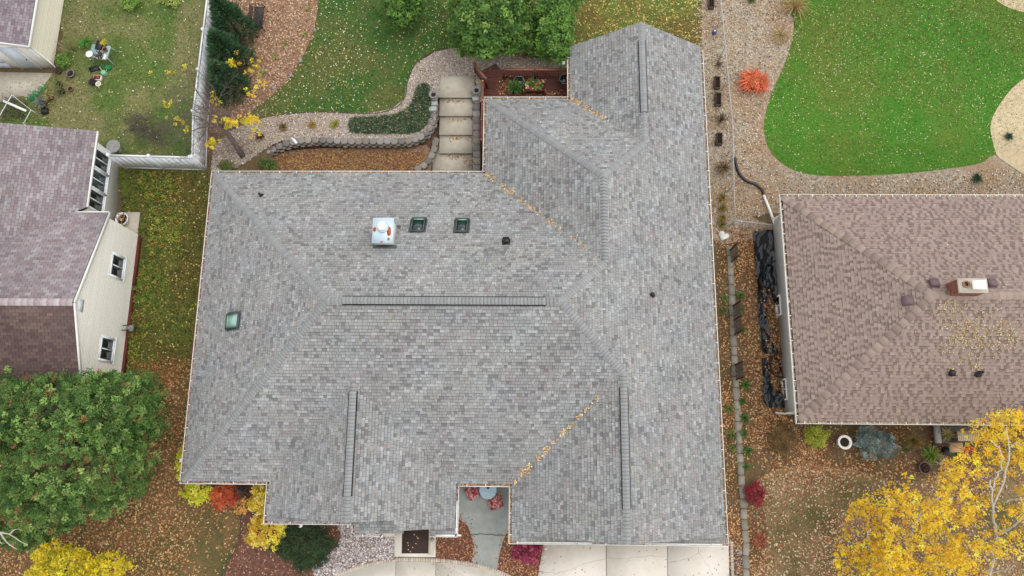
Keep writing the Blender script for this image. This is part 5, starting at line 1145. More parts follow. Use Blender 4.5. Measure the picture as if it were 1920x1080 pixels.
def juniper(label, px, py, h, rad, seed):
    b = gp(px, py); t = thing('juniper', label, 'juniper', b, 'junipers along the white fence'); r = np.random.default_rng(seed); n = 1900
    u = r.random(n)**.8; a = r.uniform(0, 2*pi, n); rr0 = rad*(1-u)**.75*(.75+.35*r.random(n))*(1+.16*np.sin(3*a+9*u)); P = np.column_stack([b[0]+rr0*np.cos(a), b[1]+rr0*np.sin(a), b[2]+.1+u*h*.96])
    V, F, C = [], [], []
    for i in range(n):
        o = np.array([cos(a[i])*.75, sin(a[i])*.75, .75+.5*u[i]]); o /= np.linalg.norm(o)
        for _ in range(4):
            dd = o+r.normal(0, .28, 3); dd /= np.linalg.norm(dd); l = r.uniform(.14, .34); s = np.cross(dd, r.normal(0, 1, 3)); s = s/np.linalg.norm(s)*.02; p = P[i]+r.normal(0, .04, 3); j = len(V)
            V += [p-s, p+s, p+dd*l*.6+s*.9, p+dd*l, p+dd*l*.6-s*.9]; F.append((j, j+1, j+2, j+3, j+4)); C.append(np.array(JUN[r.integers(4)])*r.uniform(.75, 1.2))
    obj('foliage', (np.array(V), np.array(F), np.array(C)), 'leaf', t); obj('trunk', MB().tube([b-[0, 0, .1], b+[0, 0, h*.8]], [.09, .03], 6), 'bark', t)
juniper('dark juniper at the lower end of the row, under the yellow twigs', 441, 172, 2.7, .85, 1); juniper('dark juniper in the middle of the row by the fence', 444, 122, 3.0, .95, 2); juniper('dark juniper at the top edge of the photo by the fence', 450, 68, 3.2, 1.0, 3)
# the almost bare tree at the fence corner
rng = random.Random(12); b = gp(456, 294); t = thing('ornamental_tree', 'nearly bare tree with a few yellow leaf clusters at the fence corner', 'tree', b)
mb = MB(); top = at(418, 238, b[2]+1.5); mb.tube([b-[0, 0, .1], b+(top-b)*.5+[.03, 0, .05], top], [.17, .14, .12], 8); obj('trunk', mb, 'twig', t)
tips = []
for d in ((-.8, .1, .5), (-.55, .55, .5), (-.1, .8, .6), (.35, .45, .7), (.6, .1, .55), (-.9, -.25, .45), (.1, -.2, .9), (-.5, .9, .35)):
    mb = MB(); grow(mb, top, np.array(d)/np.linalg.norm(d), 1.2, .055, 5, rng, tips, .48, 5, .77, .03, (2, 3)); obj('limb', mb, 'twig', t)
mb = MB(); r1 = random.Random(77)
for _ in range(420):
    q = at(r1.gauss(375, 42), r1.gauss(232, 40), r1.uniform(1.6, 3.4)); a0 = r1.uniform(0, 6.3); l = r1.uniform(.3, .8); d0 = np.array([cos(a0), sin(a0), r1.uniform(-.2, .5)])*l; mb.tube([q, q+d0*.5+[r1.gauss(0, .05), r1.gauss(0, .05), 0], q+d0], [.009, .007, .004], 3, False)
obj('twig', mb, 'twig', t, 'stuff')
cl = []
rr = np.random.default_rng(3)
for (x, y, sx, sy, n) in ((435, 118, 4, 8, 12), (408, 118, 5, 3, 5), (480, 130, 8, 8, 9), (490, 155, 6, 4, 4), (468, 175, 6, 5, 5), (440, 228, 18, 4, 24), (470, 226, 8, 6, 22), (396, 265, 8, 5, 14), (425, 232, 6, 5, 10), (405, 190, 5, 10, 7), (325, 130, 14, 6, 7), (312, 195, 6, 5, 4), (335, 225, 9, 5, 6), (345, 240, 6, 4, 3), (480, 250, 8, 5, 4)):
    for _ in range(n): cl.append(at(rr.normal(x, sx), rr.normal(y, sy), rr.uniform(2.3, 3.8)))
obj('crown', leaf_clumps(np.array(cl), .12, 14, .085, .06, [c8(226, 208, 50), c8(206, 190, 44), c8(236, 216, 70), c8(188, 172, 50), c8(230, 180, 60)], 7, rnd=.8, gain=1.15), 'leaf', t)
# yellow birch at lower right
BY = [c8(226, 184, 40), c8(236, 196, 56), c8(206, 164, 32), c8(240, 206, 84), c8(196, 168, 46), c8(216, 160, 36)]
t = thing('birch_tree', 'big yellow birch tree with white limbs in the lower right corner', 'birch', at(1800, 1120, 0))
for i, (pts, r0, r1) in enumerate((([(1815, 1140, 0), (1852, 1085, 2.3), (1861, 1035, 3.9), (1866, 1003, 5), (1862, 960, 5.9), (1857, 900, 6.9)], .15, .05), ([(1866, 1003, 5), (1895, 990, 5.7), (1930, 962, 6.6), (1975, 930, 7)], .075, .035), ([(1853, 1078, 2.5), (1885, 1068, 3.2), (1902, 1060, 3.6)], .05, .03),
     ([(1745, 1160, 0), (1672, 1085, 2.5), (1642, 1036, 4.2), (1627, 996, 5.3)], .11, .04), ([(1858, 920, 6.5), (1872, 885, 6.9), (1880, 852, 7.2), (1855, 824, 7.6)], .055, .025), ([(1862, 950, 6.1), (1886, 890, 6.9), (1893, 842, 7.4), (1887, 802, 7.9)], .06, .025), ([(1893, 842, 7.4), (1902, 833, 7.6), (1918, 832, 7.8)], .03, .015),
     ([(1745, 1160, 0), (1700, 1060, 3.5), (1720, 975, 5.2), (1765, 930, 6)], .09, .03), ([(1880, 940, 6), (1905, 937, 6.5), (1935, 936, 6.8)], .04, .02), ([(1730, 980, 5), (1745, 975, 5.6), (1735, 960, 6)], .03, .015))):
    P = smoothline(np.array([at(*q) for q in pts]), 5); r = np.random.default_rng(i); P[1:-1] += r.normal(0, .025, P[1:-1].shape); mb = MB(); mb.tube(P, list(np.linspace(r0*.72, r1*.6, len(P))), 7); obj('limb' if i not in (0, 3) else 'trunk', mb, 'birch', t)
crp = np.array([(1578, 985), (1600, 940), (1650, 915), (1672, 905), (1690, 880), (1708, 878), (1722, 888), (1760, 872), (1785, 858), (1812, 838), (1795, 812), (1822, 792), (1836, 772), (1852, 778), (1880, 768), (1920, 768), (1990, 740), (1990, 1140), (1556, 1140), (1566, 1040)], float)
Q = scatter(crp, 2600, 8, lambda x, y: np.clip(.36+.55*vnoise(x/30, y/30, 3.5, 31)+.75*vnoise(x/30, y/30, 1.1, 12)-.55*np.exp(-((x-1890)/40)**2-((y-900)/60)**2)-.5*np.exp(-((x-1750)/25)**2-((y-905)/25)**2)-.3*np.exp(-((x-1600)/50)**2-((y-960)/50)**2)-.5*np.exp(-((x-1890)/60)**2-((y-1055)/25)**2), .06, 1))
rr = np.random.default_rng(9); C = np.array([at(x, y, rr.uniform(3.2, 5.2) if x < 1660 else rr.uniform(3.4, 7.6)) for x, y in Q])
obj('crown', leaf_clumps(C, rr.uniform(.08, .2, len(C)), 14, .08, .055, BY, 19, [5, 4, 4, 2, 1.5, 2], center=at(1800, 1000, 1), rnd=1.0, cl_jit=.25, gain=1.3), 'leaf', t)
mb = MB(); r1 = random.Random(4)
for i in range(0, len(C), 5):
    d = np.array([r1.gauss(0, .35), r1.gauss(0, .35), -.35]); mb.tube([C[i], C[i]+d*.5+[0, 0, .03], C[i]+d*1.1], [.007, .011, .016], 3, False)
obj('twig', mb, 'twig', t, 'stuff')
YM = [c8(222, 196, 36), c8(206, 186, 40), c8(232, 206, 56), c8(176, 170, 50)]
tree('yellow_tree', 'small yellow green tree at the bottom edge below the evergreen', 118, 1072, 2.6, (1.25, .9, 1.2), YM, 45, gain=1.15, cj=.3, n=420, k=20, L=.09, W=.055, crad=.18, ells=[((205, 1062, 2.2), (.8, .55, .8), 80), ((90, 1040, 3.0), (.5, .5, .5), 45)], trunk=.07)
t = thing('bare_branch', 'pale bare branch reaching in at the left edge over the evergreen', 'branch', at(-30, 1010, 4.6))
for i, pts in enumerate((((-40, 985, 5.2), (0, 998, 5.6), (18, 1002, 5.7), (38, 1015, 5.8), (52, 1022, 5.8)), ((0, 998, 5.6), (14, 1018, 5.6), (32, 1030, 5.6)), ((18, 1002, 5.7), (26, 994, 5.8), (34, 992, 5.9)), ((-20, 992, 5.4), (-4, 1012, 5.5), (4, 1020, 5.5)))):
    mb = MB(); P = smoothline(np.array([at(*q) for q in pts]), 4); mb.tube(P, list(np.linspace(.035, .01, len(P))), 5); obj('limb', mb, 'birch', t)
# ------------------------------------------------------------------ shrubs and garden plants
YG = [c8(176, 176, 40), c8(196, 186, 50), c8(150, 156, 40), c8(206, 200, 80)]
shrub('yellow_green_shrub', 'yellow green shrub below the lower left gutter corner', 372, 920, (.78, .6), .9, YG, 1, 75, 26)
shrub('yellow_green_shrub', 'thin yellow green shrub peeping out beside the left eave', 346, 868, (.35, .9), .9, YG, 2, 45, 22)
shrub('burning_bush', 'rusty red bush under the lower left gutter', 421, 930, (.7, .58), .9, [c8(166, 68, 44), c8(186, 84, 52), c8(142, 54, 38), c8(176, 96, 58)], 3, 75, 28)
YS = [c8(206, 176, 52), c8(220, 190, 70), c8(190, 154, 50), c8(226, 196, 110), c8(170, 146, 44)]
shrub('yellow_shrub', 'tall yellow shrub in the inner corner of the porch gutter', 488, 940, (.5, .75), 1.1, YS, 4, 80, 24)
shrub('yellow_shrub', 'big golden yellow shrub in front of the porch gutter', 502, 998, (.95, .72), 1.2, YS, 5, 130, 26)
shrub('dry_shrub', 'thin orange brown shrub beside the big yellow shrub', 452, 948, (.3, .45), .7, [c8(186, 138, 70), c8(160, 110, 64), c8(204, 160, 90)], 6, 24, 16)
shrub('dark_shrub', 'bare dark shrub between the red bush and the yellow shrub', 452, 922, (.35, .3), .8, [c8(62, 50, 44), c8(80, 64, 54)], 66, 20, 16)
YEW = [c8(44, 62, 34), c8(36, 52, 28), c8(56, 76, 42), c8(50, 66, 40)]
shrub('yew_shrub', 'large rounded dark green yew below the porch gutter', 573, 1020, (1.55, 1.0), 1.0, YEW, 7, 420, 40, .075, .035, crad=.17)
shrub('brown_shrub', 'rounded brown dormant shrub at the lower corner of the brown house', 1468, 826, (.72, .72), .8, [c8(104, 84, 50), c8(84, 66, 42), c8(126, 100, 62)], 8, 110, 26, .07, .03)
shrub('lime_shrub', 'lime green shrub leaning out under the brown house gutter', 1532, 818, (.55, .5), .6, [c8(146, 152, 50), c8(128, 140, 48), c8(166, 166, 66)], 9, 60, 22)
shrub('blue_spruce', 'lumpy blue grey dwarf spruce under the brown house gutter', 1640, 830, (.8, .75), .95, [c8(122, 140, 138), c8(100, 120, 118), c8(144, 158, 154), c8(84, 100, 98), c8(142, 128, 112)], 10, 130, 34, .11, .03, ells=[(-.15, .05, (.72, .75)), (.45, -.12, (.5, .5))], crad=.15, rnd=.9)
def tuft(name, label, px, py, L, n, pal, seed, w=.016, group=None, cat='plant', lean=(.3, 1.1), z=None):
    p = gp(px, py) if z is None else at(px, py, z); return tag(obj(name, spikes(p, n, L, w, pal, seed, lean=lean), 'leaf'), label, cat, group)
tuft('daylily', 'green strap leaved plant beside the round dark pot', 1738, 852, .62, 190, [c8(112, 140, 48), c8(138, 160, 62), c8(90, 116, 42)], 1, .022)
tuft('dry_grass', 'yellowing dry ornamental grass beside the blue spruce', 1706, 826, .7, 170, [c8(160, 128, 62), c8(136, 104, 56), c8(112, 112, 56)], 2, .012)
tuft('green_plant', 'small bright green plant by the black opening of the porch', 1787, 848, .4, 120, [c8(84, 126, 54), c8(66, 106, 46)], 3, .02)
tuft('green_plant', 'pale green weed at the foot of the blue spruce', 1616, 842, .26, 30, [c8(176, 190, 90), c8(140, 160, 70)], 4, .025)
tuft('green_plant', 'little dark green weed right of the blue spruce', 1697, 843, .24, 30, [c8(96, 124, 60), c8(80, 108, 52)], 5, .02)
shrub('red_flowers', 'cluster of red flowers beside the tan crate', 1811, 842, (.28, .22), .3, [c8(196, 60, 40), c8(160, 44, 36), c8(214, 96, 60)], 12, 16, 18, stem=False, cat='flowers')
shrub('barberry', 'deep crimson barberry right of the stone edging', 1415, 925, (.45, .48), .6, [c8(128, 36, 48), c8(104, 28, 40), c8(152, 48, 58)], 13, 60, 24, .07, .04)
shrub('barberry', 'faded rust coloured barberry near the bottom of the stone edging', 1424, 1012, (.35, .35), .4, [c8(150, 74, 56), c8(126, 58, 46), c8(170, 100, 76)], 14, 26, 16, .06, .03)
shrub('burgundy_shrub', 'low burgundy shrub in the leafy bed at the garage corner', 985, 1036, (.72, .5), .4, [c8(128, 40, 66), c8(106, 34, 54), c8(150, 62, 84), c8(170, 92, 104)], 15, 60, 24, .09, .06)
CO = [c8(232, 116, 76), c8(216, 98, 66), c8(240, 140, 96), c8(196, 112, 56)]
p = gp(1408, 160); t = thing('orange_shrub', 'coral orange feathery shrub on the bark strip beside the chain link fence', 'shrub', p)
V = [spikes(p+[dx, dy, .05], 60, .6, .035, CO, 30+i, lean=(.6, 1.3)) for i, (dx, dy) in enumerate(((0, 0), (.28, .1), (-.25, .05), (.05, .3), (-.1, -.28), (.3, -.15), (.5, .12), (-.2, .3)))]
obj('foliage', join(*V), 'leaf', t); mb = MB(); stems(mb, p, 9, .4, .5, random.Random(3), .014); obj('stem', mb, 'bark', t, 'stuff')
SG = [c8(74, 112, 44), c8(92, 132, 54), c8(60, 94, 40)]
rowp = [(1387, 555, .2, 'just below the first trellis'), (1387, 583, .19, 'beside the upper end of the second trellis'), (1391, 620, .14, 'on bare leaves below the second trellis'), (1388, 693, .17, 'touching the foot of the third trellis'), (1397, 722, .25, 'broad and spiky below the third trellis'), (1392, 753, .18, 'dense round one below the broad spiky plant'), (1395, 784, .24, 'level with the end of the black plastic sheet'), (1394, 812, .17, 'small one level with the brown gutter corner'), (1401, 845, .23, 'large bright one left of the brown shrub'), (1398, 875, .15, 'last small one above the crimson barberry')]
for i, (x, y, r_, lb) in enumerate(rowp): tuft('bedding_plant', 'small green edging plant '+lb, x, y, r_*1.5, 90, SG, 60+i, .02, 'row of small green plants right of the stone edging')
for i, (x, y, r_, lb) in enumerate([(1357, 560, .2, 'pale green weed between the gutter and the stone edging, level with the first small plant'), (1357, 582, .2, 'second pale weed below it against the gutter'), (1366, 767, .26, 'leafy green weed left of the edging, level with the downspout elbow'), (1372, 816, .27, 'leafy green weed left of the edging, level with the gutter corner'), (1372, 840, .2, 'faded weed below the leafy green one')]): tuft('weed', lb, x, y, r_*1.5, 60, [c8(110, 134, 66), c8(86, 112, 54), c8(140, 146, 80)], 80+i, .02)
tuft('dry_grass', 'brown dried grass clump beside the grey eave above the fence gate', 1355, 318, .6, 150, [c8(128, 104, 72), c8(100, 80, 56), c8(150, 130, 84)], 90, .014)
for i, (x, y) in enumerate(((1353, 372), (1354, 392), (1354, 410), (1352, 422))): tuft('green_plant', ['yellow green plant highest in the strip beside the eave', 'yellow green plant second in the strip beside the eave', 'yellow green plant third in the strip beside the eave', 'reddish green plant above the heart stone'][i], x, y, .34, 70, [c8(140, 134, 56), c8(110, 118, 50), c8(160, 110, 60)], 92+i, .02)
tuft('dry_grass', 'dark dried stalk above the paired wooden troughs', 1346, 122, .5, 40, [c8(84, 68, 54), c8(110, 92, 70)], 97, .012); tuft('dry_grass', 'dark dried stalk between the paired troughs and the single trough', 1350, 228, .6, 46, [c8(84, 68, 54), c8(120, 96, 66)], 98, .014)
tuft('seedling', 'small dark green conifer seedling in the straw bed', 1889, 258, .3, 120, [c8(56, 90, 50), c8(44, 74, 42)], 99, .016); tuft('seedling', 'small dark green conifer seedling above the brown roof', 1829, 336, .36, 130, [c8(52, 84, 50), c8(42, 70, 42)], 100, .018); tuft('seedling', 'dark green seedling at the top of the bark strip', 1408, 2, .36, 90, [c8(60, 90, 44), c8(76, 104, 50)], 101, .018)
tuft('dry_grass', 'wispy straw coloured grass at the edge of the bright lawn', 1486, 18, .9, 130, [c8(190, 166, 110), c8(160, 120, 72)], 102, .012, lean=(.6, 1.5)); tuft('dry_grass', 'second wispy straw coloured grass below it', 1462, 70, .7, 80, [c8(196, 176, 126), c8(160, 130, 80)], 103, .012, lean=(.6, 1.5))
for i, (x, y, c) in enumerate(((587, 236, 'golden dried perennial in the middle of the gravel strip'), (629, 235, 'yellow green perennial by the dark ground cover'), (532, 240, 'brown dried perennial above the white stone'), (490, 258, 'dark reddish perennial near the bare tree trunk'))): tuft('perennial', c, x, y, .36, 80, [[c8(186, 158, 62), c8(160, 128, 56)], [c8(176, 166, 70), c8(140, 140, 60)], [c8(120, 108, 66), c8(146, 110, 72)], [c8(86, 56, 46), c8(110, 72, 56)]][i], 110+i, .02)
for i, (x, y) in enumerate(((535, 86), (517, 111), (580, 18), (495, 137), (572, 66))): tuft('perennial', ['yellow green tuft in the middle of the bark bed', 'pale lime tuft lower in the bark bed', 'sparse green tuft at the top of the bark bed', 'yellowing tuft by the bare tree twigs', 'faint green tuft near the lawn edge'][i], x, y, .25, 40, [c8(170, 168, 90), c8(140, 146, 74), c8(196, 190, 120)], 120+i, .02)
shrub('green_shrub', 'dark green fern like shrub at the end of the block wall', 500, 309, (.4, .3), .5, [c8(76, 96, 44), c8(96, 112, 52), c8(60, 78, 38)], 16, 30, 20); shrub('green_shrub', 'low green shrub squeezed between the fence corner and the grey roof', 425, 312, (.4, .25), .4, [c8(76, 92, 44), c8(100, 108, 56)], 17, 26, 18)
shrub('green_shrub', 'bright green vine shrub at the top edge of the left yard', 246, 4, (.5, .45), .6, [c8(108, 140, 56), c8(128, 156, 70), c8(90, 120, 48)], 18, 50, 20); shrub('green_shrub', 'loose green shrub climbing near the top of the white fence', 320, 2, (.7, .3), .4, [c8(120, 140, 64), c8(150, 160, 84)], 19, 36, 14)
shrub('green_shrub', 'green leafy plant beside the cream garage wall', 118, 113, (.35, .45), .5, [c8(96, 132, 52), c8(78, 112, 46), c8(120, 150, 66)], 20, 34, 20); tuft('daylily', 'long arching leaves near the cream garage wall', 132, 98, .8, 26, [c8(150, 150, 96), c8(120, 136, 76)], 130, .02, lean=(.8, 1.6))
shrub('bare_shrub', 'bare grey brown shrub in front of the bright green tree', 985, 102, (.55, .4), .7, [c8(146, 118, 98), c8(120, 94, 80), c8(170, 140, 112)], 21, 40, 14, .05, .02)
tangle = []
for i, (x, y, r_) in enumerate(((300, 250, 1.0), (260, 235, .7))):
    p = gp(x, y); mb = MB(); rng = random.Random(40+i)
    for _ in range(110):
        a = rng.uniform(0, 2*pi); q = p+[rng.gauss(0, r_*.6), rng.gauss(0, r_*.5), 0]; l = rng.uniform(.3, .8); mb.tube([q, q+[cos(a)*l*.5, sin(a)*l*.5, .25*rng.random()+.1], q+[cos(a)*l, sin(a)*l, .35*rng.random()]], [.012, .009, .005], 3, False)
    tag(obj('twig_tangle', mb, 'twig'), ['tangle of bare grey stems in the yard beside the white fence', 'smaller tangle of grey stems above the short fence'][i], 'twigs')
# dark ground cover between lawn and block wall
gc = gpoly([(662, 223), (700, 221), (738, 217), (764, 206), (775, 188), (785, 164), (800, 158), (808, 178), (806, 222), (795, 240), (770, 250), (700, 251), (662, 249), (656, 236)])
P = scatter(gc, 2600, 3); rr = np.random.default_rng(4); C = np.column_stack([P, hz(P[:, 0], P[:, 1])+.06+rr.uniform(0, .14, len(P))+.04*vnoise(P[:, 0], P[:, 1], 4, 2)])
tag(obj('ground_cover', join(leaf_clumps(C, .09, 9, .08, .03, [c8(62, 84, 56), c8(76, 98, 66), c8(50, 70, 48), c8(94, 112, 82)], 6, rnd=.9), quads(C[:330]+[0, 0, .1], .06, .045, [c8(206, 180, 150), c8(170, 130, 104)], None, .5, seed=6)), 'leaf', None, 'stuff'), 'dark green spreading ground cover along the block wall', 'ground cover')
# ------------------------------------------------------------------ edging, stones and beds
line = smoothline(np.array([gp(x, y)[:2] for x, y in ((1367, 462), (1369, 500), (1372, 560), (1374, 620), (1377, 680), (1380, 740), (1384, 800), (1387, 860), (1391, 920), (1395, 980), (1398, 1025), (1399, 1085), (1400, 1110))]), 6)
ed = thing('stone_edging', 'line of pale edging stones between the leaf strip and the bark strip', 'edging', (*line[20], 0)); d = np.linalg.norm(np.diff(line, axis=0), axis=1); s = np.concatenate([[0], np.cumsum(d)]); t_ = 0; rng = random.Random(9)
while t_ < s[-1]-.4:
    L = rng.uniform(.42, .6); c = t_+L/2; p = np.array([np.interp(c, s, line[:, k]) for k in (0, 1)]); q = np.array([np.interp(c+.1, s, line[:, k]) for k in (0, 1)]); u = (q-p)/np.linalg.norm(q-p); u = u*cos(a_)+np.array([-u[1], u[0]])*sin(a_) if (a_ := rng.gauss(0, .05)) else u; v = np.array([-u[1], u[0]]); wd = .15*rng.uniform(.88, 1.1); k = MB(); k.color(tuple(np.array(c8(166, 158, 144))*rng.uniform(.72, 1.08)))
    P = [p+u*(L/2-.012)*a+v*wd*b for a, b in ((-1, -.8), (-.75, -1), (.8, -1), (1, -.7), (1, .8), (.7, 1), (-.8, 1), (-1, .7))]; k.prism([tuple(x) for x in P], -.05, .09+rng.uniform(-.02, .02)); obj('stone', k, 'piece', ed); t_ += L
def edging(label, pix, col, w=.03, h=.05, n=5):
    P = smoothline(np.array([gp(x, y) for x, y in pix]), n); mb = MB()
    for a, b in zip(P[:-1], P[1:]): mb.bar(a+[0, 0, h/2], b+[0, 0, h/2], w, h+.06)
    tag(obj('lawn_edging', mb, col), label, 'edging')
edging('dark edging strip between the back lawn and the pink gravel', [(470, 226), (520, 217), (600, 211), (690, 214), (735, 206), (758, 186), (766, 150), (780, 120), (815, 98), (855, 89)], 'oldwood')
edging('brick coloured edging of the front bed beside the yellow shrubs', [(452, 940), (452, 980), (450, 1008), (440, 1035), (425, 1060), (408, 1095)], 'oldwood', .05, .04); edging('short dark edging strip between mulch and white rocks', [(596, 1042), (604, 1062), (612, 1084)], 'dark')
for i, (x, y, r_, lb) in enumerate(((553, 42, .11, 'grey stone on the bark bed near the bench'), (590, 56, .09, 'small pale stone at the lawn edge of the bark bed'), (563, 112, .12, 'flat grey stone where the bark bed meets the lawn'), (545, 141, .11, 'grey stone lower along the bark bed edge'), (513, 165, .12, 'pale stone at the lower tip of the bark bed'), (592, 1066, .2, 'round pale stone at the tip of the white rock bed'), (1388, 1036, .11, 'white stone in the dark gravel'))):
    k = MB(); k.rock(gp(x, y, .04), r_, random.Random(i+70), .5, 7); tag(obj('stone', k, 'stone'), lb, 'stone')
# heart shaped stone, gazing ball, troughs, trellises
p = at(1356, 443, 0); H = [(16*sin(a)**3, 13*cos(a)-5*cos(2*a)-2*cos(3*a)-cos(4*a)) for a in np.linspace(0, 2*pi, 26)[:-1]]; ca, sa = cos(-.5), sin(-.5)
k = MB().prism([(p[0]+.0165*(x*ca-y*sa), p[1]+.0165*(x*sa+y*ca)) for x, y in H], 0, .1); tag(obj('heart_stone', k, 'white'), 'white heart shaped stepping stone beside the grey eave', 'stone')
k = MB().lathe(gp(1338, 63), [(.05, 0), (.09, .05), (.12, .12), (.12, .17), (.09, .24), (.03, .27)], 14); M['blue'] = mat('blue_glaze', c8(70, 90, 160), c8(40, 52, 110), 8, rough=.1, spec=.8); t = thing('gazing_ball', 'small shiny blue gazing ball in the gravelly side bed', 'garden ball', gp(1338, 63)); obj('globe', k, 'blue', t, smooth=True); obj('highlight_cap', MB().lathe(gp(1338, 63)+[0, 0, .265], [(.05, 0), (.03, .02), (.01, .03)], 10), 'vinyl', t)
for i, (x, y, l, lb) in enumerate(((1332, 9, .62, 'weathered wooden trough at the top edge of the side bed'), (1343, 158, .66, 'upper of two weathered troughs set end to end'), (1345, 189, .7, 'lower of two weathered troughs set end to end'), (1347, 263, .62, 'single weathered trough nearest the drain hose'))):
    p = gp(x, y); a = -.06; u = np.array([sin(a)*-1, cos(a), 0]); v = np.array([u[1], -u[0], 0]); t = thing('wooden_trough', lb, 'trough', p, 'weathered troughs in the side bed'); up = np.array([0, 0, 1.])
    for s in (-1, 1):
        obj('side_board', MB().obox(p+v*.13*s+up*.12, u*l/2, v*.018, up*.13), 'oldwood', t); obj('end_board', MB().obox(p+u*(l/2-.02)*s+up*.118, v*.11, u*.018, up*.125), 'oldwood', t)
    obj('soil', MB().obox(p+up*.08, u*(l/2-.04), v*.11, up*.09), 'soil', t)
for i, (ya, yb_, x0, x1, n, lb) in enumerate(((470, 492, 1368, 1371, 2, 'brown lattice trellis nearest the chain link gate'), (574, 628, 1374, 1377, 3, 'wide brown lattice trellis in the middle of the side strip'), (684, 712, 1378, 1380, 2, 'brown lattice trellis lowest in the side strip'))):
    a, b = gp(x0, ya), gp(x1, yb_); t = thing('trellis', lb, 'trellis', (a+b)/2, 'trellises in the side strip'); h = 1.35; up = np.array([0, 0, 1.]); d = (b-a)/np.linalg.norm(b-a)
    for j in range(n): q = a+(b-a)*j/(n-1); obj('post', MB().obox(q+up*h/2, (.03, 0, 0), (0, .03, 0), up*h/2), 'dark', t)
    for j in range(9): z = .15+j*.145; obj('slat', MB().bar(a+up*z, b+up*z, .02, .045), 'oldwood', t)
    m_ = max(3, int(np.linalg.norm(b-a)/.16))
    for j in range(1, m_): q = a+(b-a)*j/m_; obj('slat', MB().obox(q+up*h*.52, (.008, 0, 0), (0, .01, 0), up*h*.46), 'oldwood', t)
t = thing('slatted_grille', 'white slatted panel on the ground beneath the right eave', 'panel', at(1340, 436, 0))
for i in range(22):
    y = 398+i*3.5; p = at(1338.5, y, .25); obj('slat', MB().obox((8.5+.0, p[1], .4), (.22, 0, 0), (0, .022, 0), (0, 0, .02)), 'vinyl', t)
obj('frame_bar', MB().box(8.28, 8.31, at(1338, 474, .2)[1], at(1338, 396, .2)[1], 0, .38), 'vinyl', t); obj('frame_bar', MB().box(8.69, 8.72, at(1338, 474, .2)[1], at(1338, 396, .2)[1], 0, .38), 'vinyl', t)
# ------------------------------------------------------------------ front patio furniture
p = at(915, 919, .72); t = thing('patio_table', 'round pale blue patio table under the front gutter', 'table', (p[0], p[1], .03))
obj('tabletop', MB().lathe((p[0], p[1], .70), [(.36, 0), (.4, .01), (.4, .035), (.37, .04)], 28), 'tableblue', t); obj('pole_ring', MB().lathe((p[0], p[1]+.12, .741), [(.07, 0), (.07, .02), (.035, .02), (.03, .0)], 14), 'dark', t); obj('glass_seam', MB().bar((p[0]-.33, p[1]-.1, .742), (p[0]+.3, p[1]-.2, .742), .008, .003), 'vinyl', t)
for a in (0, 2.1, 4.2): obj('leg', MB().tube([(p[0]+.3*cos(a), p[1]+.3*sin(a), .7), (p[0]+.12*cos(a), p[1]+.12*sin(a), .4), (p[0]+.34*cos(a), p[1]+.34*sin(a), .04)], .018, 6), 'dark', t)
for x, y, s, rot, lb in ((886, 923, .3, .5, 'red floral cushioned patio seat left of the round table'), (929, 941, .33, .28, 'red floral cushioned patio seat below the round table')):
    p = at(x, y, .48); t = thing('cushioned_stool', lb, 'patio seat', (p[0], p[1], .03), 'red floral patio seats'); u = np.array([cos(rot), sin(rot), 0]); v = np.array([-sin(rot), cos(rot), 0]); k = MB(); up = np.array([0, 0, 1.])
    n = 7; V = []; F = []
    for side in (1, -1):
        for j in range(n):
            for i in range(n):
                a, b = i/(n-1)*2-1, j/(n-1)*2-1; q = 1-.07*(a*a*b*b); zz = .075*(max(0, 1-abs(a)**5)*max(0, 1-abs(b)**5))**.4; V.append(p+u*a*s*q+v*b*s*q+up*(side*zz-.02*(a*a+b*b)*(side > 0)*.3))
    for o_, side in ((0, 1), (n*n, -1)):
        for j in range(n-1):
            for i in range(n-1): f = (o_+j*n+i, o_+j*n+i+1, o_+(j+1)*n+i+1, o_+(j+1)*n+i); F.append(f if side > 0 else f[::-1])
    k.add(V, F); obj('cushion', k, 'cushion', t, smooth=True)
    obj('seat_frame', MB().obox(p-up*.1, u*s*.92, v*s*.92, up*.025), 'dark', t)
    for a in (-1, 1):
        for b in (-1, 1): obj('leg', MB().tube([p+u*a*s*.85+v*b*s*.85-up*.1, p+u*a*s*.9+v*b*s*.9-up*.44], .017, 6), 'dark', t)
k = MB(); k.rock(at(810, 1012, .3), .1, random.Random(5), 1.2); tag(obj('small_statue', k, 'stone'), 'small grey stone ornament beside the front landing', 'ornament')
# ------------------------------------------------------------------ deck things
p = at(1002, 160, 1.55); t = thing('planter_box', 'red brown raised planter box with coral flowers on the deck', 'planter', (p[0], p[1], dz)); x0, x1_, y0, y1 = p[0]-.55, p[0]+.55, p[1]-.26, p[1]+.3
for a, b, c, d in ((x0, x1_, y0, y0+.03), (x0, x1_, y1-.03, y1), (x0, x0+.03, y0+.03, y1-.03), (x1_-.03, x1_, y0+.03, y1-.03)): obj('side_board', MB().box(a, b, c, d, dz+.2, dz+.5), 'wood', t)
for a in (x0, x1_):
    for b in (y0, y1): obj('leg', MB().box(a-.04, a+.04, b-.04, b+.04, dz, dz+.55), 'rail', t)
obj('soil', MB().box(x0+.03, x1_-.03, y0+.03, y1-.03, dz+.22, dz+.44), 'soil', t)
rr = np.random.default_rng(2); C = np.column_stack([rr.uniform(x0+.1, x1_-.1, 60), rr.uniform(y0+.08, y1-.08, 60), rr.uniform(dz+.45, dz+.65, 60)])
obj('flowers', leaf_clumps(C[:34], .09, 14, .08, .06, [c8(224, 130, 110), c8(206, 100, 84), c8(236, 170, 150), c8(150, 60, 50)], 3), 'leaf', t); obj('foliage', join(leaf_clumps(C[34:], .1, 18, .1, .05, SG, 4), spikes(((x0+x1_)/2-.1, y0+.35, dz+.45), 60, .4, .03, SG, 5)), 'leaf', t)
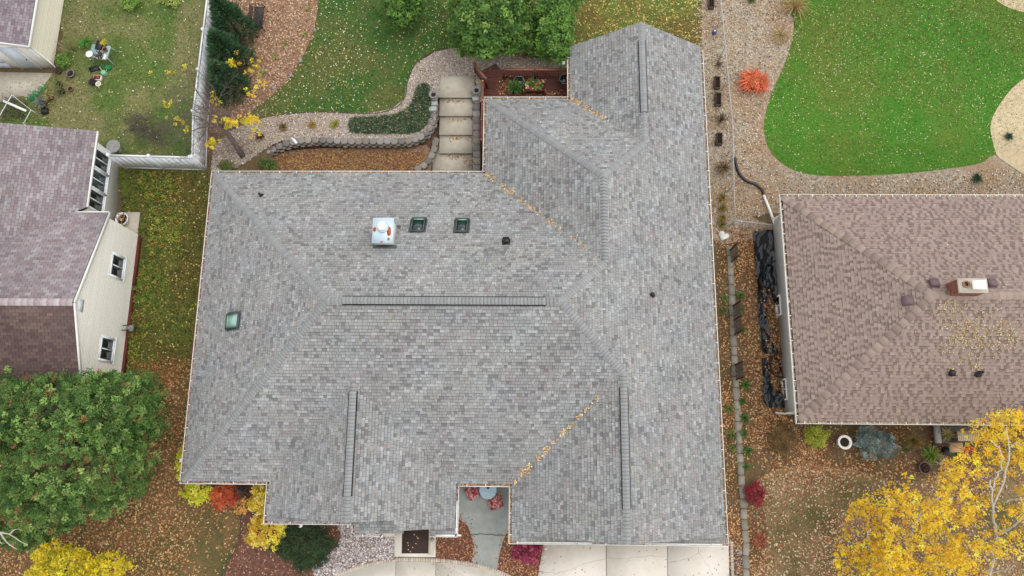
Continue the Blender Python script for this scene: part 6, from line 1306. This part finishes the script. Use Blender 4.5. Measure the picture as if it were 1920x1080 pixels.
def pot(label, px, py, z0, r, h, m, plant=None, L=.3, seed=0, name='plant_pot', n=50, cat='pot', soil='soil', group=None, w=.02):
    p = at(px, py, z0+h); t = thing(name, label, cat, (p[0], p[1], z0), group); b = (p[0], p[1], z0)
    obj('pot', MB().lathe(b, [(r*.7, 0), (r*.95, h*.85), (r*1.05, h*.86), (r*1.05, h), (r*.9, h), (r*.86, h*.85)], 16), m, t)
    if soil: obj('soil', MB().lathe((p[0], p[1], z0+h*.8), [(r*.9, 0), (r*.86, h*.06), (r*.3, h*.1)], 12), soil, t)
    if plant: obj('plant', spikes((p[0], p[1], z0+h*.85), n, L, w, plant, seed+200, r0=r*.7), 'leaf', t)
    return t
pot('potted bushy green plant beside the deck planter box', 965, 166, dz, .2, .35, 'dark', SG, .55, 1, n=150, w=.022)
for x, y, lb in ((973, 152, 'small hexagonal glass table behind the potted deck plant'), (1060, 148, 'hexagonal glass table half hidden by the gable eave')):
    p = at(x, y, dz+.5); t = thing('glass_table', lb, 'table', (p[0], p[1], dz)); H = [(p[0]+.3*cos(a*pi/3), p[1]+.3*sin(a*pi/3)) for a in range(6)]; obj('glass_top', MB().prism(H, dz+.485, dz+.5), 'glass', t); fr = MB()
    for a in range(6): fr.bar((*H[a], dz+.5), (*H[(a+1) % 6], dz+.5), .025, .03)
    obj('rim', fr, 'stone', t)
    for a in (0, 2, 4): obj('leg', MB().tube([(*H[a], dz+.49), (H[a][0], H[a][1], dz)], .014, 5), 'dark', t)
Pq = [at(rr.normal(945, 7), rr.normal(166, 7), dz+.03) for _ in range(70)]+[at(rr.uniform(985, 1058), rr.normal(176, 3), dz+.03) for _ in range(110)]+[at(rr.normal(955, 10), rr.normal(147, 3), dz+.03) for _ in range(40)]
tag(obj('fallen_leaves', quads(np.array(Pq), .08, .055, LP, None, .4, seed=31), 'litter', None, 'stuff'), 'dry leaves gathered on the red brown deck', 'leaves')
# ------------------------------------------------------------------ bench on the bark bed
p = gp(485, 33); t = thing('metal_bench', 'black slatted metal garden bench on the bark bed', 'bench', p); up = np.array([0, 0, 1.]); q = at(485, 33, p[2]+.42)
for i in range(7): x = q[0]-.24+i*.075; obj('seat_slat', MB().box(x-.028, x+.028, q[1]-.56, q[1]+.56, q[2]-.012, q[2]+.012), 'dark', t)
for i in range(4): z = q[2]+.12+i*.09; obj('back_slat', MB().box(q[0]-.33-i*.02, q[0]-.31-i*.02, q[1]-.56, q[1]+.56, z-.03, z+.03), 'dark', t)
for s in (-1, 1):
    y = q[1]+s*.6; obj('arm_rest', MB().tube([(q[0]-.36, y, q[2]+.3), (q[0], y+s*.03, q[2]+.27), (q[0]+.27, y, q[2]+.18), (q[0]+.3, y, q[2])], .022, 6), 'dark', t)
    for dx in (-.28, .27): obj('leg', MB().tube([(q[0]+dx, y, q[2]+.02), (q[0]+dx*1.15, y, p[2])], .02, 6), 'dark', t)
    obj('seat_rail', MB().box(q[0]-.3, q[0]+.3, y-.02, y+.02, q[2]-.03, q[2]+.0), 'dark', t)
# ------------------------------------------------------------------ potting corner in the left yard
G0 = TOPG
p = at(187, 96, G0+.7); t = thing('potting_table', 'pale green potting table crowded with pots in the left yard', 'table', (p[0], p[1], G0)); zt = G0+.7; a = .12; u = np.array([cos(a), -sin(a), 0]); v = np.array([sin(a), cos(a), 0]); pc = np.array([p[0], p[1], zt])
obj('tabletop', MB().obox(pc-[0, 0, .02], u*.5, v*.36, (0, 0, .018)), 'tablegreen', t)
for s in (-1, 1):
    for q_ in (-1, 1): obj('leg', MB().tube([pc+u*.45*s+v*.3*q_-[0, 0, .03], pc+u*.55*s+v*.4*q_-[0, 0, .7]], .022, 6), 'tablegreen', t)
obj('rim', MB().bar(pc+u*.5-v*.36, pc-u*.5-v*.36, .03, .05), 'white', t)
pot('white bucket on the left corner of the potting table', 167, 101, zt, .17, .2, 'vinyl', None, name='bucket', cat='bucket', soil='vinyl'); pot('terracotta pot on the potting table', 196, 92, zt, .13, .16, 'terra'); pot('pot of yellow flowers on the potting table', 195, 81, zt, .12, .14, 'terra', [c8(226, 204, 60), c8(200, 180, 60)], .22, 2)
k = MB(); q = at(185, 84, zt+.1); k.obox(q-[0, 0, .05], u*.16, v*.24, (0, 0, .05)); tag(obj('nursery_tray', k, 'black'), 'black nursery tray at the back of the potting table', 'tray')
t2 = thing('planter_tub', 'white tub with a dark plant on the front of the potting table', 'planter', at(188, 104, zt)); q = at(189, 105, zt+.14); obj('tub', MB().obox(q-[0, 0, .07], u*.24, v*.13, (0, 0, .07)), 'white', t2); obj('plant', spikes(q, 60, .2, .03, [c8(92, 86, 76), c8(70, 74, 60)], 9, r0=.18), 'leaf', t2)
tuft('green_plant', 'bright green plants standing behind the potting table', 165, 84, .5, 110, [c8(70, 140, 50), c8(110, 150, 70)], 140, .03)
k = MB(); q = at(176, 128, G0+.1); k.obox(q-[0, 0, .05], (.24, .09, 0), (-.06, .12, 0), (0, 0, .05)); tag(obj('nursery_tray', k, 'black'), 'black plastic tray on the grass below the potting table', 'tray')
def watering_can(label, px, py, m, rot):
    p = at(px, py, G0+.12); t = thing('watering_can', label, 'watering can', (p[0], p[1], G0)); b = np.array([p[0], p[1], G0]); d = np.array([cos(rot), sin(rot), 0]); up = np.array([0, 0, 1.])
    obj('body', MB().lathe(b, [(.13, 0), (.14, .02), (.13, .2), (.11, .24), (.06, .25)], 14), m, t); obj('spout', MB().tube([b+d*.1+up*.06, b+d*.25+up*.18, b+d*.34+up*.27], [.03, .022, .03], 7), m, t); obj('handle', MB().tube([b+up*.24, b-d*.08+up*.32, b-d*.18+up*.26, b-d*.15+up*.06], .015, 6), m, t)
watering_can('dark green watering can lying right of the black tray', 203, 127, 'green_plastic', 2.8); watering_can('pale mint watering can below the dark green one', 195, 137, 'pale_green', 2.2)
t = thing('planter_tub', 'pinkish white tub of red brown leaves on the grass', 'planter', at(182, 145, G0)); q = at(182, 145, G0+.18)
obj('tub', MB().obox(q-[0, 0, .09], (.2, -.02, 0), (.015, .13, 0), (0, 0, .09)), 'white', t); obj('soil', MB().obox(q+[0, 0, .004], (.17, -.017, 0), (.012, .1, 0), (0, 0, .006)), 'soil', t); obj('leaf_litter', quads(q+rr.normal(0, 1, (50, 3))*[.1, .06, .012]+[0, 0, .03], .08, .05, [c8(140, 60, 48), c8(176, 100, 80)], None, .4, seed=2), 'litter', t, 'stuff')
pot('black nursery pot on the grass beside the white tub', 172, 153, G0, .18, .22, 'black'); pot('bucket with a pale yellow lid on the grass', 184, 157, G0, .14, .2, 'white', None, name='bucket', cat='bucket', soil='straw')
pot('large grey white round pot by the garage corner', 131, 137, G0, .2, .26, 'stone', [c8(100, 86, 76)], .25, 3, n=20); pot('small terracotta pot alone on the grass', 131, 166, G0, .14, .18, 'terra', None); pot('terracotta pot with a trailing green plant by the garage corner', 109, 157, G0, .18, .22, 'terra', [c8(100, 120, 64), c8(130, 136, 80)], .3, 4)
pot('dark pot of dried stems nearest the garage wall', 107, 132, G0, .17, .22, 'ventbrown', [c8(96, 76, 66), c8(120, 98, 84)], .35, 5); pot('dark pot with olive leaves below the terracotta pot', 114, 170, G0, .16, .2, 'dark', [c8(120, 124, 70), c8(96, 100, 60)], .32, 6); pot('terracotta pot with yellowing leaves beside the green netting', 91, 180, G0, .19, .24, 'terra', [c8(186, 170, 110), c8(150, 136, 84)], .34, 7, n=90); pot('pot of grey green lavender above the square black planter', 78, 194, G0, .2, .22, 'terra', [c8(140, 150, 132), c8(112, 122, 104)], .4, 8, n=150)
k = MB(); q = at(82, 207, G0+.2); k.obox(q-[0, 0, .1], (.15, .03, 0), (-.03, .14, 0), (0, 0, .1)); t = thing('square_planter', 'square black planter at the end of the pot row', 'planter', (q[0], q[1], G0)); obj('planter_shell', k, 'black', t); obj('soil', MB().obox(q+[0, 0, .006], (.12, .024, 0), (-.024, .112, 0), (0, 0, .006)), 'dark', t)
k = MB(); rng = random.Random(31)
for _ in range(26):
    f = rng.random(); c = at(55+f*28, 187-f*22, G0+.1)+np.array([rng.gauss(0, .08), rng.gauss(0, .08), 0]); a0 = rng.uniform(0, 6); k.tube([c+[.13*cos(a0+j*.8), .09*sin(a0+j*.8), .02*j] for j in range(6)], .014, 5)
tag(obj('garden_netting', k, 'green_plastic'), 'bundle of bright green netting on the concrete by the garage', 'netting')
t = thing('plant_cage', 'white poled cage of dead brown stems beside the white house', 'plant cage', at(28, 205, G0))
for a, b, r_ in (((22, 178, .55), (-6, 226, .55), .02), ((58, 206, .6), (44, 232, .6), .016), ((22, 178, .55), (58, 206, .6), .01)): obj('pole', MB().tube([at(a[0], a[1], G0+a[2]), at(b[0], b[1], G0+b[2])], r_, 6), 'vinyl', t)
for x, y in ((22, 178), (58, 206), (44, 232)): q = at(x, y, G0+.58); obj('pole', MB().tube([q, (q[0], q[1], G0)], .016, 6), 'vinyl', t)
obj('white_board', MB().bar(at(6, 189, G0+.62), at(49, 208, G0+.62), .12, .03), 'white', t)
mb = MB(); rng = random.Random(6)
for _ in range(130):
    q = at(rng.uniform(5, 52), rng.uniform(186, 226), G0); a0 = rng.uniform(0, 6.3); l = rng.uniform(.2, .45); mb.tube([q, q+[cos(a0)*l*.4, sin(a0)*l*.4, l*.7], q+[cos(a0)*l, sin(a0)*l, l*.9]], [.012, .009, .006], 3, False)
obj('dead_stem', mb, 'twig', t, 'stuff')
p = gp(224, 283); t = thing('birdbath', 'round pinkish stone birdbath behind the short white fence', 'birdbath', p); obj('pedestal', MB().lathe(p, [(.16, 0), (.1, .08), (.09, .45), (.14, .5)], 14), 'stone', t); obj('bowl', MB().lathe(p+[0, 0, .5], [(.12, 0), (.3, .06), (.36, .1), (.33, .1), (.1, .05)], 22), 'stone', t)
# ------------------------------------------------------------------ things in front of the brown house
p = at(1584, 829, .62); t = thing('white_urn', 'white ring topped urn planter between the lime shrub and the blue spruce', 'urn', (p[0], p[1], 0)); b = (p[0], p[1], 0); obj('pedestal', MB().box(p[0]-.16, p[0]+.16, p[1]-.16, p[1]+.16, 0, .12).lathe((p[0], p[1], .12), [(.14, 0), (.09, .08), (.09, .2), (.15, .26)], 14), 'stone', t); obj('bowl', MB().lathe((p[0], p[1], .38), [(.13, 0), (.27, .16), (.33, .24), (.33, .27), (.25, .27), (.2, .2)], 22), 'white', t); obj('soil', MB().lathe((p[0], p[1], .56), [(.22, 0), (.22, .04), (.08, .05)], 12), 'soil', t)
pot('round dark glazed pot below the strap leaved plant', 1735, 877, 0, .27, .34, 'ventbrown', [c8(110, 74, 62), c8(70, 46, 40)], .2, 9, n=24)
t = thing('porch_platform', 'low grey wooden platform under the brown house gutter', 'platform', at(1785, 815, 0)); a, b = at(1753, 832, .35), at(1850, 790, .35); rng = random.Random(3); y = a[1]
while y < b[1]: obj('plank', MB().color(tuple(np.array(c8(112, 106, 100))*rng.uniform(.8, 1.1))).box(a[0], b[0], y, y+.13, .3, .34), 'piece', t); y += .138
obj('post', MB().box(a[0]+.0, a[0]+.25, a[1]+.02, b[1], .345, .5), 'stone', t); obj('post', MB().box(a[0], b[0], a[1]-.09, a[1]-.01, 0, .42), 'oldwood', t)
tuft('dry_grass', 'pale dried plant standing on the grey platform', 1772, 815, .45, 80, [c8(176, 160, 100), c8(140, 130, 80)], 150, .025, z=.34)
t = thing('slatted_bench', 'tan slatted bench half hidden by the yellow birch', 'bench', at(1815, 818, .35))
for i in range(12): q = at(1797+i*3.4, 818, .85); obj('slat', MB().obox(q, (.03, 0, 0), (0, .22, 0), (0, 0, .014)), 'straw', t)
for x in (1797, 1834):
    for y in (812, 824): q = at(x, y, .8); obj('leg', MB().box(q[0]-.025, q[0]+.025, q[1]-.025, q[1]+.025, .34, .83), 'oldwood', t)
M['tan'] = mat('tan_wood', c8(206, 172, 126), c8(190, 154, 110), 8, rough=.7)
k = MB(); q = at(1795, 839, .5); tag(obj('wooden_crate', MB().obox(q-[0, 0, .25], (.27, 0, 0), (0, .22, 0), (0, 0, .25)), 'tan'), 'tan wooden crate in front of the grey platform', 'crate')
k = MB(); q = at(1776, 846, .06); tag(obj('black_box', MB().obox(q-[0, 0, -.1], (.22, 0, 0), (0, .16, 0), (0, 0, .15)), 'black'), 'black box in front of the grey platform', 'box')
tuft('twiggy_branch', 'pale fallen birch twigs near the round dark pot', 1765, 872, .55, 34, [c8(206, 196, 180), c8(170, 150, 134)], 151, .01, lean=(.8, 1.6))

# low yellow green weeds in the side strip, bits blown over the paving
wp_ = gpoly([(262, 335), (330, 325), (345, 400), (335, 480), (300, 560), (255, 690), (240, 690), (252, 560), (285, 430)])
P = scatter(wp_, 480, 51, lambda x, y: np.clip(.45+.8*vnoise(x, y, 1.7, 33), .03, 1)); rr = np.random.default_rng(52); C = np.column_stack([P, hz(P[:, 0], P[:, 1])+rr.uniform(.05, .2, len(P))])
tag(obj('weeds', leaf_clumps(C, .15, 11, .1, .04, [c8(124, 148, 58), c8(152, 164, 68), c8(96, 126, 50), c8(172, 160, 76), c8(150, 112, 60)], 53, rnd=.9, gain=1.4), 'leaf', None, 'stuff'), 'ragged yellow green weeds in the grass strip by the white house', 'weeds')
dbp = np.array([at(x, y, .06)[:2] for x, y in ((1022, 1026), (1364, 1026), (1366, 1095), (1010, 1095))]); wbp = np.array([at(x, y, .05)[:2] for x, y in ((640, 1078), (745, 1056), (815, 1056), (920, 1076), (950, 1095), (600, 1095))])
for pl, nn, z_, lb in ((dbp, 60, .065, 'scattered leaf bits on the driveway'), (wbp, 26, .055, 'scattered leaf bits on the curved front walk')): P = scatter(pl, nn, 61); tag(obj('leaf_bits', quads(np.column_stack([P, P[:, 0]*0+z_]), .07, .05, [c8(150, 132, 110), c8(120, 100, 82), c8(176, 160, 140)], None, .2, seed=62), 'litter', None, 'stuff'), lb, 'leaves')
P = scatter(np.array([at(x, y, .13)[:2] for x, y in ((757, 1002), (803, 1002), (804, 1035), (756, 1035))]), 9, 63); tag(obj('leaf_bits', quads(np.column_stack([P, P[:, 0]*0+.15]), .07, .06, [c8(214, 206, 190), c8(190, 170, 140)], None, .2, seed=64), 'litter', None, 'stuff'), 'pale leaf bits on the dark door mat', 'leaves')
